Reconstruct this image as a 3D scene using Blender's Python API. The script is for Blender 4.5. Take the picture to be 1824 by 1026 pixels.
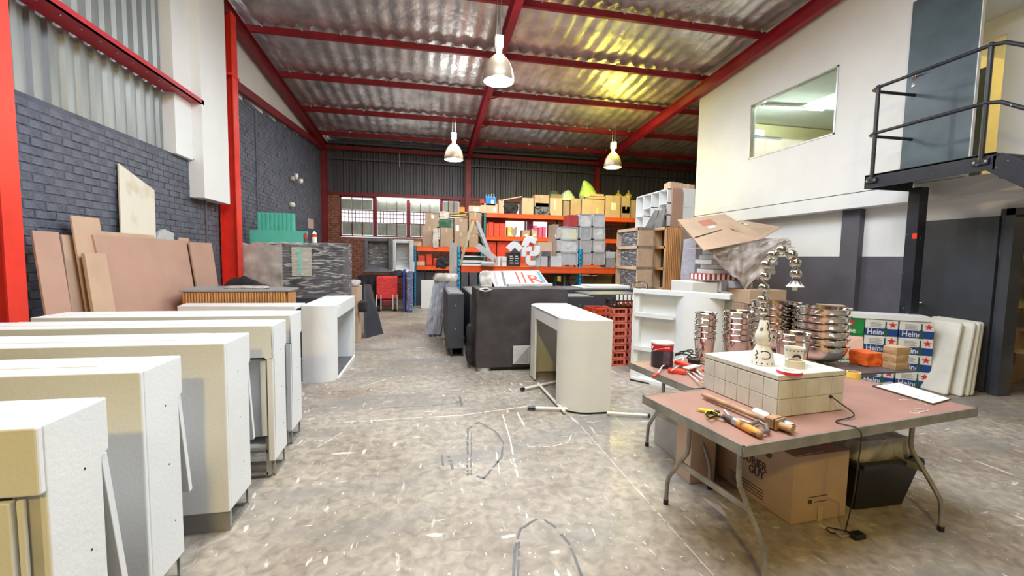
import bpy, bmesh, math, random
from math import sin, cos, pi, radians as R_
from mathutils import Vector as V, Matrix as MX, noise as NZ
for o in list(bpy.data.objects): bpy.data.objects.remove(o)
S = bpy.context.scene; COL = S.collection
rnd = random.Random(7)
# ---------------------------------------------------------------- camera
F, PIT, YAW, ROL, CH = 756.4, .07212, .19697, -.01633, 1.6
_cy,_sy,_cp,_sp,_cr,_sr = cos(YAW),sin(YAW),cos(PIT),sin(PIT),cos(ROL),sin(ROL)
_fw = V((_sy*_cp,_cy*_cp,-_sp)); _rt = V((_cy,-_sy,0)); _dn = _fw.cross(_rt)
_r2 = _cr*_rt+_sr*_dn; _d2 = -_sr*_rt+_cr*_dn; CAM = V((0,0,CH))
cd = bpy.data.cameras.new('camera'); co = bpy.data.objects.new('camera',cd); COL.objects.link(co)
cd.sensor_width = 36; cd.lens = F/1824*36; cd.clip_start=.02; cd.clip_end=200
m = MX.Identity(4)
for i in range(3): m[i][0]=_r2[i]; m[i][1]=-_d2[i]; m[i][2]=-_fw[i]; m[i][3]=CAM[i]
co.matrix_world = m; S.camera = co
# ---------------------------------------------------------------- light, exposure
S.view_settings.view_transform='Standard'; S.view_settings.look='None'
S.view_settings.gamma=1; S.view_settings.use_curve_mapping=False
S.view_settings.exposure=0.44
W = bpy.data.worlds.new('sky'); S.world = W; W.use_nodes=True
bg = W.node_tree.nodes['Background']; bg.inputs[0].default_value=(.93,.97,1,1); bg.inputs[1].default_value=1.0
def area(n,loc,aim,sx,sy,p,c):
    l=bpy.data.lights.new(n,'AREA'); l.shape='RECTANGLE'; l.size=sx; l.size_y=sy; l.energy=p; l.color=c
    o=bpy.data.objects.new(n,l); COL.objects.link(o); o.location=loc
    o.rotation_euler=(V(aim)-V(loc)).to_track_quat('-Z','Y').to_euler(); return o
area('overhead_fill',(1.0,3.0,5.9),(1.0,3.1,0),3.0,4.5,450,(.86,.93,1))  # added fill for the upward faces; the roof is closed, no skylight
area('right_fill',(6.3,-2.6,2.4),(-1.2,3.2,1.0),4.5,3.8,12,(.92,.96,1))  # weak added fill from the right; any door there is unseen and assumed
def point(n,loc,p,c,r=.12):
    l=bpy.data.lights.new(n,'POINT'); l.energy=p; l.color=c; l.shadow_soft_size=r
    o=bpy.data.objects.new(n,l); COL.objects.link(o); o.location=loc; return o
point('sodium_lamp_behind',(-.55,-2.6,4.4),380,(1,.71,.13),.16)
area('overhead_fill_mid',(2.6,8.6,5.5),(2.6,8.7,0),3,1.6,120,(.9,.95,1))  # second added fill, brightens the upper right wall; no opening above it
area('overhead_fill_far',(1.5,12.0,5.15),(1.5,12.1,0),6,2.5,150,(1,.98,.95))  # added fill over the far racks, hung under the closed roof
# ---------------------------------------------------------------- helpers
def ray(x,y): return _r2*((x-912)/F)+_d2*((y-513)/F)+_fw
def AY(x,y,Y): d=ray(x,y); return CAM+d*(Y/d.y)
def AX(x,y,X): d=ray(x,y); return CAM+d*(X/d.x)
def AZ(x,y,z): d=ray(x,y); return CAM+d*((z-CH)/d.z)
WM = {}
def wm(o): return WM.get(o.name, MX.Identity(4)) if o else MX.Identity(4)
def setp(o,label=None,cat=None,group=None,kind=None):
    for k,v in (('label',label),('category',cat),('group',group),('kind',kind)):
        if v: o[k]=v
    return o
def thing(name,label,cat,loc=(0,0,0),rz=0,group=None):
    o=bpy.data.objects.new(name,None); COL.objects.link(o); o.empty_display_size=.1
    o.location=loc; o.rotation_euler=(0,0,rz)
    WM[o.name]=MX.Translation(V(loc))@MX.Rotation(rz,4,'Z')
    return setp(o,label,cat,group)
def dup(t,loc,rz,label,group=None):
    r=t.copy(); COL.objects.link(r); r.location=loc; r.rotation_euler=(0,0,rz); r['label']=label
    if group: r['group']=group
    for c in list(t.children):
        a=c.copy(); COL.objects.link(a); a.parent=r
        for g in list(c.children):
            b=g.copy(); COL.objects.link(b); b.parent=a
    return r
class MB:
    def __init__(s,M=None): s.v=[]; s.f=[]; s.M=M
    def add(s,vs,fs):
        n=len(s.v); s.v+= [ (s.M@V(p)) if s.M else V(p) for p in vs]; s.f+=[tuple(n+i for i in q) for q in fs]; return s
    def box(s,x0,y0,z0,x1,y1,z1,M=None):
        if x0>x1: x0,x1=x1,x0
        if y0>y1: y0,y1=y1,y0
        if z0>z1: z0,z1=z1,z0
        p=[(x0,y0,z0),(x1,y0,z0),(x1,y1,z0),(x0,y1,z0),(x0,y0,z1),(x1,y0,z1),(x1,y1,z1),(x0,y1,z1)]
        if M: p=[M@V(q) for q in p]
        return s.add(p,[(0,3,2,1),(4,5,6,7),(0,1,5,4),(1,2,6,5),(2,3,7,6),(3,0,4,7)])
    def bar(s,a,b,w,h,up=(0,0,1)):
        a=V(a);b=V(b);d=(b-a); L=d.length; d=d/L; u=V(up)
        sd=d.cross(u)
        if sd.length<1e-4: sd=d.cross(V((1,0,0)))
        sd.normalize(); u=sd.cross(d)
        p=[]
        for q in (a,b):
            for i,j in ((-1,-1),(1,-1),(1,1),(-1,1)): p.append(q+sd*(w/2*i)+u*(h/2*j))
        return s.add(p,[(0,1,2,3),(7,6,5,4),(0,4,5,1),(1,5,6,2),(2,6,7,3),(3,7,4,0)])
    def tube(s,pts,r,n=10,cap=True):
        pts=[V(p) for p in pts]; rs=r if isinstance(r,(list,tuple)) else [r]*len(pts); vs=[]; fs=[]; pu=None
        for i,p in enumerate(pts):
            a=pts[max(i-1,0)]; b=pts[min(i+1,len(pts)-1)]; d=(b-a).normalized()
            if pu is None:
                pu=d.cross(V((0,0,1)))
                if pu.length<.05: pu=d.cross(V((1,0,0)))
            u=(pu-d*pu.dot(d)).normalized(); pu=u; w=d.cross(u)
            for k in range(n): t=2*pi*k/n; vs.append(p+(u*cos(t)+w*sin(t))*rs[i])
        for i in range(len(pts)-1):
            for k in range(n): fs.append((i*n+k,i*n+(k+1)%n,(i+1)*n+(k+1)%n,(i+1)*n+k))
        if cap: fs.append(tuple(range(n))[::-1]); fs.append(tuple(range(len(vs)-n,len(vs))))
        return s.add(vs,fs)
    def lathe(s,prof,c=(0,0,0),n=28,sx=1,sy=1):
        vs=[];fs=[];c=V(c)
        for r,z in prof:
            for k in range(n): t=2*pi*k/n; vs.append(c+V((r*cos(t)*sx,r*sin(t)*sy,z)))
        for i in range(len(prof)-1):
            for k in range(n): fs.append((i*n+k,i*n+(k+1)%n,(i+1)*n+(k+1)%n,(i+1)*n+k))
        ring=prof[0]==prof[-1]
        if prof[0][0]>1e-5 and not ring: fs.append(tuple(range(n))[::-1])
        if prof[-1][0]>1e-5 and not ring: fs.append(tuple(range(len(vs)-n,len(vs))))
        return s.add(vs,fs)
    def open_lathe(s,prof,c=(0,0,0),n=28):
        k=len(s.f); s.lathe(prof,c,n)
        if prof[0][0]>1e-5: s.f.pop(k+(len(prof)-1)*n)
        if prof[-1][0]>1e-5: s.f.pop()
        return s
    def prism(s,poly,ax,t0,t1):
        def mk(a,b,t): return ((t,a,b),(a,t,b),(a,b,t))[ax]
        n=len(poly); vs=[mk(a,b,t0) for a,b in poly]+[mk(a,b,t1) for a,b in poly]
        fs=[tuple(range(n))[::-1],tuple(range(n,2*n))]+[(i,(i+1)%n,n+(i+1)%n,n+i) for i in range(n)]
        return s.add(vs,fs)
    def grid(s,fn,nu,nv,closeu=False):
        vs=[fn(i/(nu if closeu else nu-1),j/(nv-1)) for j in range(nv) for i in range(nu)]
        fs=[(j*nu+i,j*nu+(i+1)%nu,(j+1)*nu+(i+1)%nu,(j+1)*nu+i) for j in range(nv-1) for i in range(nu if closeu else nu-1)]
        return s.add(vs,fs)
    def sphere(s,c,r,n=20,m=12,sz=1):
        return s.lathe([(max(r*sin(pi*k/m),1e-6),-r*cos(pi*k/m)*sz) for k in range(m+1)],c,n)
    def build(s,name,mat,parent=None,bevel=0,smooth=False,loc=None,solid=0,seg=2,sub=0):
        if parent is None:
            if loc is None:
                xs=[p.x for p in s.v]; ys=[p.y for p in s.v]; loc=((min(xs)+max(xs))/2,(min(ys)+max(ys))/2,min(p.z for p in s.v))
            Mi=MX.Translation(-V(loc))
        else:
            loc=(0,0,0); Mi=wm(parent).inverted()
        me=bpy.data.meshes.new(name); me.from_pydata([Mi@p for p in s.v],[],s.f)
        bm=bmesh.new(); bm.from_mesh(me); bmesh.ops.remove_doubles(bm,verts=bm.verts,dist=1e-6)
        bmesh.ops.recalc_face_normals(bm,faces=bm.faces)
        if smooth:
            for f in bm.faces: f.smooth=True
            for e in bm.edges:
                if len(e.link_faces)==2 and e.calc_face_angle(0)>R_(40): e.smooth=False
        bm.to_mesh(me); bm.free()
        me.materials.append(mat); o=bpy.data.objects.new(name,me); COL.objects.link(o); o.location=loc
        if parent: o.parent=parent; WM[o.name]=wm(parent)
        else: WM[o.name]=MX.Translation(V(loc))
        if solid: md=o.modifiers.new('s','SOLIDIFY'); md.thickness=solid; md.offset=0
        if bevel: md=o.modifiers.new('b','BEVEL'); md.width=bevel; md.segments=seg; md.limit_method='ANGLE'
        if sub: md=o.modifiers.new('u','SUBSURF'); md.levels=sub; md.render_levels=sub
        return o
def spl(P,k=6):
    P=[V(p) for p in P]; Q=[]
    for i in range(len(P)-1):
        a=P[max(i-1,0)];b=P[i];c=P[i+1];d=P[min(i+2,len(P)-1)]
        for s in range(k): x=s/k; Q.append(.5*((2*b)+(c-a)*x+(2*a-5*b+4*c-d)*x*x+(3*b-a-3*c+d)*x**3))
    return Q+[P[-1]]
def BX(*a): return MB().box(*a)
def nz(p,f=1,seed=0): return NZ.noise(V(p)*f+V((seed*7.3,seed*3.1,seed*5.7)))
def wrapbox(x0,y0,z0,x1,y1,z1,amp=.02,fr=6,seed=0,n=14,rnd_=.0,M=None):
    """closed box whose faces are pushed about by noise (cloth, bags, film)"""
    b=MB(M); L=(x1-x0,y1-y0,z1-z0); c=V(((x0+x1)/2,(y0+y1)/2,(z0+z1)/2))
    k=[max(3,int(n*l/max(L))) for l in L]; idx={}; vs=[]; fs=[]
    def vert(i,j,l):
        if (i,j,l) in idx: return idx[(i,j,l)]
        p=V((x0+L[0]*i/k[0],y0+L[1]*j/k[1],z0+L[2]*l/k[2]))
        q=(p-c); 
        if rnd_:
            e=V((2*q.x/L[0],2*q.y/L[1],2*q.z/L[2])); mx=max(abs(e.x),abs(e.y),abs(e.z)); s_=mx/max(e.length,1e-6)
            q=q*(1-rnd_+rnd_*s_)
        d=q.normalized() if q.length>0 else V((0,0,1)); p=c+q
        w=nz(p,fr,seed)+.5*nz(p,fr*2.3,seed+1)
        p=p+d*amp*w*(0 if l==0 else 1)+V((nz(p,fr,seed+3),nz(p,fr,seed+4),0))*amp*.5
        p.z=max(p.z,z0)
        idx[(i,j,l)]=len(vs); vs.append(p); return idx[(i,j,l)]
    for (a,na,b_,nb,cx,nc) in ((0,k[0],1,k[1],2,k[2]),(0,k[0],2,k[2],1,k[1]),(1,k[1],2,k[2],0,k[0])):
        for t in (0,nc):
            for i in range(na):
                for j in range(nb):
                    q=[]
                    for di,dj in ((0,0),(1,0),(1,1),(0,1)):
                        t3=[0,0,0]; t3[a]=i+di; t3[b_]=j+dj; t3[cx]=t; q.append(vert(*t3))
                    fs.append(tuple(q))
    return b.add(vs,fs)
def heap(cx,cy,z0,rx,ry,h,seed=0,fr=5,n=30,amp=.35):
    def fn(u,v):
        a=u*2*pi; r=1-v; w=1+.18*nz((cos(a)*1.5,sin(a)*1.5,seed),1.3,seed)
        x=cx+rx*r*w*cos(a); y=cy+ry*r*w*sin(a)
        z=z0+h*(1-r**2.6)*(1+amp*nz((x,y,seed),fr,seed)+.4*amp*nz((x,y,seed),fr*2.7,seed+2)) 
        return V((x,y,max(z,z0)))
    return MB().grid(fn,n,max(8,n//2),True)
# ---------------------------------------------------------------- materials
MT={}
def M(name,col,rough=.6,metal=0,var=.12,vs=6,bump=0,bs=40,emit=None,es=1,stretch=None,trans=0,alpha=1,col2=None,c2=(.45,.6),coat=0,wear=None):
    if name in MT: return MT[name]
    m=bpy.data.materials.new(name); m.use_nodes=True; nt=m.node_tree; N=nt.nodes; L=nt.links; p=N['Principled BSDF']
    def c4(c): return (c[0],c[1],c[2],1)
    p.inputs['Base Color'].default_value=c4(col); p.inputs['Roughness'].default_value=rough; p.inputs['Metallic'].default_value=metal
    tc=N.new('ShaderNodeTexCoord'); mp=N.new('ShaderNodeMapping'); L.new(tc.outputs['Object'],mp.inputs[0])
    if stretch: mp.inputs['Scale'].default_value=stretch
    if var or col2:
        n=N.new('ShaderNodeTexNoise'); n.inputs['Scale'].default_value=vs; n.inputs['Detail'].default_value=6; L.new(mp.outputs[0],n.inputs['Vector'])
        cr=N.new('ShaderNodeValToRGB'); L.new(n.outputs['Fac'],cr.inputs[0])
        a=[max(0,x*(1-var)) for x in col]; b=[min(1,x*(1+var)) for x in col]
        if col2: a=col; b=col2; cr.color_ramp.elements[0].position,cr.color_ramp.elements[1].position=c2
        else: cr.color_ramp.elements[0].position,cr.color_ramp.elements[1].position=.3,.7
        cr.color_ramp.elements[0].color=c4(a); cr.color_ramp.elements[1].color=c4(b)
        src=cr.outputs[0]
        if wear:
            n2=N.new('ShaderNodeTexNoise'); n2.inputs['Scale'].default_value=wear[1]; n2.inputs['Detail'].default_value=8; L.new(tc.outputs['Object'],n2.inputs['Vector'])
            r2=N.new('ShaderNodeValToRGB'); r2.color_ramp.elements[0].position=wear[2]; r2.color_ramp.elements[1].position=wear[2]+.04; L.new(n2.outputs['Fac'],r2.inputs[0])
            mx=N.new('ShaderNodeMixRGB'); L.new(r2.outputs[0],mx.inputs[0]); L.new(src,mx.inputs[1]); mx.inputs[2].default_value=c4(wear[0]); src=mx.outputs[0]
        L.new(src,p.inputs['Base Color'])
    if bump:
        n=N.new('ShaderNodeTexNoise'); n.inputs['Scale'].default_value=bs; n.inputs['Detail'].default_value=5; L.new(mp.outputs[0],n.inputs['Vector'])
        b=N.new('ShaderNodeBump'); b.inputs['Strength'].default_value=bump; b.inputs['Distance'].default_value=.02
        L.new(n.outputs['Fac'],b.inputs['Height']); L.new(b.outputs[0],p.inputs['Normal'])
    if emit: p.inputs['Emission Color'].default_value=c4(emit); p.inputs['Emission Strength'].default_value=es
    if trans: p.inputs['Transmission Weight'].default_value=trans
    if alpha<1: p.inputs['Alpha'].default_value=alpha
    if coat: p.inputs['Coat Weight'].default_value=coat
    MT[name]=m; return m
white=M('white_paint',(.79,.81,.83),.45,var=.03,vs=3,bump=.08,bs=60)
cream=M('cream_laminate',(.77,.775,.75),.4,var=.03,vs=3,bump=.05,bs=80)
wallw=M('white_plaster',(.82,.83,.85),.8,var=.03,vs=1.5,bump=.15,bs=12)
charc=M('charcoal_plaster',(.105,.098,.125),.7,var=.15,vs=2,bump=.2,bs=25)
brickd=M('painted_dark_brick',(.098,.108,.150),.55,var=.3,vs=5,bump=.5,bs=30)
brickr=M('red_brown_brick',(.30,.125,.085),.85,var=.4,vs=7,bump=.4,bs=40)
mortar_d=M('dark_mortar',(.092,.098,.130),.8,var=.2,bump=.3)
mortar_r=M('red_mortar',(.20,.10,.07),.9,var=.2,bump=.3)
redst=M('red_painted_steel',(.29,.007,.022),.42,var=.2,vs=4,bump=.05,bs=40)
redor=M('bright_red_steel',(.80,.035,.02),.42,var=.15,vs=4)
dred=M('dark_red_steel',(.20,.008,.016),.5,var=.25,vs=3)
galv=M('galvanised_sheet',(.28,.30,.31),.45,.55,var=.22,vs=2.5,bump=.1,bs=12,stretch=(1,1,.25))
darksheet=M('dark_sheet',(.075,.072,.088),.5,.2,var=.25,vs=2,stretch=(3,1,.3))
foil=M('foil_insulation',(.72,.72,.74),.42,.85,var=.30,vs=2.2,bump=1.0,bs=7,stretch=(1.3,1,1))
steel=M('galvanised_steel',(.50,.50,.48),.35,.8,var=.15)
legst=M('folding_leg_steel',(.33,.31,.28),.4,.6,var=.3,vs=8)
rimst=M('table_rim_steel',(.30,.29,.26),.45,.5,var=.25,vs=8)
stain=M('stainless_steel',(.72,.68,.64),.11,1,var=.06,vs=3)
chrome=M('chrome_ball',(.62,.60,.55),.07,1,var=0)
blacks=M('black_painted_steel',(.018,.019,.028),.35,var=.3,vs=6,wear=((.5,.5,.52),22,.70))
blackp=M('black_plastic',(.010,.010,.011),.4,var=.2)
blackc=M('black_cloth',(.022,.02,.026),.85,var=.3,vs=9,bump=.3,bs=30)
coverc=M('charcoal_canvas',(.05,.042,.046),.8,var=.15,vs=5,bump=.25,bs=120)
blackb=M('black_board',(.045,.047,.062),.5,var=.15,vs=4)
grey=M('grey_paint',(.30,.30,.31),.5,var=.1)
greyd=M('dark_grey_plastic',(.10,.10,.115),.45,var=.2)
lgrey=M('light_grey_plastic',(.50,.51,.53),.45,var=.1)
mdf=M('pinkish_mdf',(.46,.275,.21),.75,var=.07,vs=2.5,bump=.05,bs=50)
mdf2=M('tan_board',(.52,.35,.25),.75,var=.10,vs=3)
mdfe=M('board_edge',(.30,.17,.11),.8,var=.2)
kraft=M('kraft_cardboard',(.46,.32,.21),.8,var=.10,vs=4,bump=.06,bs=20)
kraft2=M('pale_cardboard',(.58,.41,.29),.8,var=.08,vs=4)
kraft3=M('dull_cardboard',(.36,.26,.19),.8,var=.12,vs=4)
tape=M('parcel_tape',(.50,.38,.25),.3,var=.1)
paper=M('white_label_paper',(.80,.79,.76),.7,var=.03)
oran=M('orange_rack_steel',(.80,.10,.02),.4,var=.12,vs=3)
bluer=M('blue_rack_steel',(.02,.22,.45),.4,var=.15)
greenr=M('green_rack_steel',(.03,.22,.20),.45,var=.15)
teal=M('teal_board',(.12,.60,.48),.6,var=.06)
redb=M('red_orange_card',(.78,.07,.03),.55,var=.1)
pink=M('pink_card',(.80,.12,.32),.5,var=.1)
redp=M('red_plastic',(.70,.06,.03),.35,var=.2)
orp=M('orange_bag',(.95,.16,.03),.5,var=.12,bump=.3,bs=25)
film=M('clear_plastic',(.9,.9,.92),.12,var=0,alpha=.22,bump=.5,bs=14)
dustf=M('dusty_plastic_sheet',(.62,.57,.54),.3,var=.15,bump=.5,bs=9,alpha=.80)
lav=M('lavender_grey_film',(.50,.50,.58),.4,var=.1,bump=.4,bs=8,stretch=(1,1,3))
greenbag=M('lime_plastic_bag',(.45,.68,.12),.4,var=.2,bump=.4,bs=15)
glass=M('window_glass',(.9,.95,.93),.03,trans=1,var=0)
frost=M('dusty_window_pane',(.33,.37,.34),.35,var=.2,vs=5)
wood=M('orange_wood',(.55,.27,.10),.5,var=.3,vs=5,stretch=(6,6,.6))
woodp=M('pale_wood',(.60,.42,.27),.6,var=.15,vs=4,stretch=(1,1,.3))
woodd=M('worn_tool_wood',(.36,.21,.11),.55,var=.45,vs=12)
yell=M('yellow_tape',(.88,.62,.10),.5,var=.05)
ceram=M('glazed_ceramic',(.80,.77,.70),.2,var=.03)
cobalt=M('cobalt_glaze',(.03,.045,.20),.3,var=.3)
bluepl=M('dark_blue_plastic',(.03,.06,.28),.35,var=.2)
tiles=M('stone_tile',(.64,.64,.60),.4,var=.13,vs=7)
grout=M('tile_grout',(.50,.46,.39),.8,var=.1)
dooru=M('blue_grey_door_paint',(.085,.12,.145),.3,var=.25,vs=2.5)
doorl=M('charcoal_door_paint',(.045,.05,.065),.4,var=.2,vs=2.5)
yellw=M('warm_office_wall',(.80,.72,.42),.8,var=.04)
lampw=M('lamp_white',(.78,.74,.68),.4,var=.04)
stripe_r=M('dark_red_card',(.35,.03,.03),.6,var=.2)
bulb=M('bay_lamp_light',(1,1,1),emit=(.95,1,.95),es=9)
bulby=M('yellow_bay_lamp_light',(1,1,.6),emit=(.95,1,.45),es=9)
tubel=M('fluorescent_tube_light',(1,1,1),emit=(.85,1,.85),es=75)
tubew=M('window_strip_light',(1,1,1),emit=(1,.98,.88),es=6)
def floor_mat():
    m=bpy.data.materials.new('stained_concrete'); m.use_nodes=True; nt=m.node_tree; N=nt.nodes; L=nt.links; p=N['Principled BSDF']
    tc=N.new('ShaderNodeTexCoord')
    def noise(s,d=6,st=None,dist=0):
        n=N.new('ShaderNodeTexNoise'); n.inputs['Scale'].default_value=s; n.inputs['Detail'].default_value=d; n.inputs['Distortion'].default_value=dist
        if st:
            mp=N.new('ShaderNodeMapping'); mp.inputs['Scale'].default_value=st[0]; mp.inputs['Rotation'].default_value=(0,0,st[1]); L.new(tc.outputs['Object'],mp.inputs[0]); L.new(mp.outputs[0],n.inputs['Vector'])
        else: L.new(tc.outputs['Object'],n.inputs['Vector'])
        return n.outputs['Fac']
    def ramp(f,e):
        r=N.new('ShaderNodeValToRGB'); L.new(f,r.inputs[0]); el=r.color_ramp.elements
        el[0].position,el[0].color=e[0][0],(*e[0][1],1); el[1].position,el[1].color=e[1][0],(*e[1][1],1)
        for q,c in e[2:]: x=el.new(q); x.color=(*c,1)
        return r.outputs[0]
    def mix(f,a,b,t='MIX'):
        x=N.new('ShaderNodeMixRGB'); x.blend_type=t
        if isinstance(f,float): x.inputs[0].default_value=f
        else: L.new(f,x.inputs[0])
        for i,q in ((1,a),(2,b)):
            if isinstance(q,tuple): x.inputs[i].default_value=(*q,1)
            else: L.new(q,x.inputs[i])
        return x.outputs[0]
    base=ramp(noise(.9,8),((.33,(.275,.218,.172)),(.66,(.43,.37,.31)),(.5,(.365,.315,.26))))
    fine=ramp(noise(14,9,None,.6),((.3,(.60,.60,.60)),(.7,(1.15,1.15,1.15))))
    c=mix(1.0,base,fine,'MULTIPLY')
    dark=ramp(noise(1.3,8,((.5,1.6,1),.1),.5),((.52,(0,0,0)),(.66,(.8,.8,.8))))
    c=mix(dark,c,(.22,.21,.195))
    for s,st,th,dd in ((17,((1,.28,1),.7),.662,.2),(13,((.24,1,1),.35),.672,.3),(33,((1,.6,1),1.9),.68,.1),(9,((1,.12,1),-.9),.672,.1)):
        f=ramp(noise(s,5,st,dd),((th,(0,0,0)),(th+.03,(.9,.9,.9)))); c=mix(f,c,(.60,.565,.53))
    L.new(c,p.inputs['Base Color'])
    rr=ramp(noise(2.5,6),((.3,(.34,.34,.34)),(.7,(.62,.62,.62)))); L.new(rr,p.inputs['Roughness'])
    b=N.new('ShaderNodeBump'); b.inputs['Strength'].default_value=.12; b.inputs['Distance'].default_value=.01; L.new(noise(30,6),b.inputs['Height']); L.new(b.outputs[0],p.inputs['Normal'])
    return m
concrete=floor_mat()
def text(s,size,M4,name,mat,parent,ext=.0015,ax='LEFT',sx=1):
    c=bpy.data.curves.new('txt','FONT'); c.body=s; c.size=size; c.extrude=ext; c.align_x=ax; c.resolution_u=2; c.offset=size*.012
    t=bpy.data.objects.new('txt',c); COL.objects.link(t)
    dg=bpy.context.evaluated_depsgraph_get(); me=bpy.data.meshes.new_from_object(t.evaluated_get(dg))
    me.transform(MX.Diagonal((sx,1,1,1))); me.transform(M4)
    me.transform(wm(parent).inverted()); me.name=name; me.materials.clear(); me.materials.append(mat)
    bpy.data.objects.remove(t); o=bpy.data.objects.new(name,me); COL.objects.link(o); o.parent=parent
    WM[o.name]=wm(parent); return o
def frame(o,xd,yd):
    """matrix with local x along xd, local y along yd, origin o (text plane)"""
    x=V(xd).normalized(); y=V(yd); y=(y-x*y.dot(x)).normalized(); z=x.cross(y); m=MX.Identity(4)
    for i in range(3): m[i][0]=x[i]; m[i][1]=y[i]; m[i][2]=z[i]; m[i][3]=o[i]
    return m
def st(name,mb,mat,parent=None,**k): return setp(mb.build(name,mat,parent,**k),kind='structure') if parent is None else mb.build(name,mat,parent,**k)
# ================================================================= SETTING
XL,XR,YB=-3.55,6.6,16.0
st('floor',BX(-3.9,-6,-.15,14,16.4,0),concrete,loc=(0,0,0))
floor=bpy.data.objects['floor']
wht_mark=M('white_floor_paint',(.62,.585,.54),.6,var=.1); blk_mark=M('dark_floor_paint',(.13,.135,.14),.6,var=.25)
def mark(pts,w,mat,name):
    """hand painted stroke: ragged edges, broken by gaps"""
    b=MB(); P=[V((p[0],p[1],0)) for p in pts]; z=V((0,0,.0012)); gap=0
    for i in range(len(P)-1):
        d=P[i+1]-P[i]; L=d.length; d.normalize(); q=V((-d.y,d.x,0)); n=max(2,int(L/.028)); prev=None
        for k in range(n+1):
            p=P[i]+d*L*k/n+q*w*.25*nz((P[i].x+k*.7,P[i].y,i),1.1,4)
            l_=w*.5*(.55+.8*abs(nz((p.x,p.y,1),14,2))); r_=w*.5*(.55+.8*abs(nz((p.x,p.y,2),14,3)))
            cur=(p+q*l_,p-q*r_)
            if prev and rnd.random()>.10:
                b.add([prev[1]+z,cur[1]+z,cur[0]+z,prev[0]+z,prev[1],cur[1],cur[0],prev[0]],[(0,1,2,3),(0,4,5,1),(3,2,6,7)])
            prev=cur
    return b.build(name,mat,floor)
def fz(x,y): p=AZ(x,y,0); return (p.x,p.y)
def pl(*a): return [fz(a[i],a[i+1]) for i in range(0,len(a),2)]
mark(pl(833,848,833,765,853,752,882,768,897,790,893,815,862,853,835,843),.022,blk_mark,'painted_mark')
mark(pl(839,843,840,768),.012,blk_mark,'painted_mark')
mark(pl(914,1026,917,980,927,942,962,921,990,940,1015,970,1036,1026),.022,blk_mark,'painted_mark')
mark(pl(922,1026,925,965),.02,blk_mark,'painted_mark')
mark(pl(600,753,700,747,820,740,946,723),.022,wht_mark,'painted_line')
mark(pl(895,738,908,780,914,810),.018,wht_mark,'painted_line')
mark(pl(914,816,922,850),.02,wht_mark,'painted_line')
mark(pl(884,805,890,845),.014,wht_mark,'painted_line')
mark(pl(1034,758,1160,901,1272,1026),.007,wht_mark,'painted_line')
mark(pl(940,796,985,795,1012,788,1018,775),.016,wht_mark,'painted_line')
mark(pl(675,727,760,723,833,716),.012,blk_mark,'painted_line')
mark(pl(787,810,789,830),.02,blk_mark,'painted_mark'); mark(pl(799,813,808,840),.03,blk_mark,'painted_mark')
mark(pl(818,705,822,722),.03,blk_mark,'painted_mark'); mark(pl(808,710,822,724,832,708),.015,blk_mark,'painted_mark')
mark(pl(1040,635,1120,638),.02,wht_mark,'painted_line')
mark(pl(640,690,700,672),.02,wht_mark,'painted_line'); mark(pl(893,958,918,953),.03,wht_mark,'painted_mark'); mark(pl(560,800,610,770),.01,wht_mark,'painted_line')
b=MB()
for i in range(620):
    x,y=(rnd.uniform(-1.0,2.6),rnd.uniform(1.3,7.5)) if i<500 else (rnd.uniform(2.5,6),rnd.uniform(1.6,4.5))
    if i<500 and rnd.random()<.4: x,y=rnd.gauss(.3,.6),rnd.gauss(4,1.2)
    if x<-1: continue
    a=rnd.uniform(0,pi); l=rnd.uniform(.003,.018)*(3 if rnd.random()<.08 else 1); w=rnd.uniform(.002,.007); c_,s_=cos(a),sin(a)
    ps=[]
    for k in range(6): t=2*pi*k/6; u=l*cos(t)*rnd.uniform(.3,1); q=w*sin(t)*rnd.uniform(.3,1)+u*u*6; ps.append((x+u*c_-q*s_,y+u*s_+q*c_,.0015))
    b.add(ps,[(0,1,2,3,4,5)])
setp(b.build('paint_flecks',wht_mark,floor),kind='stuff')
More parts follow.
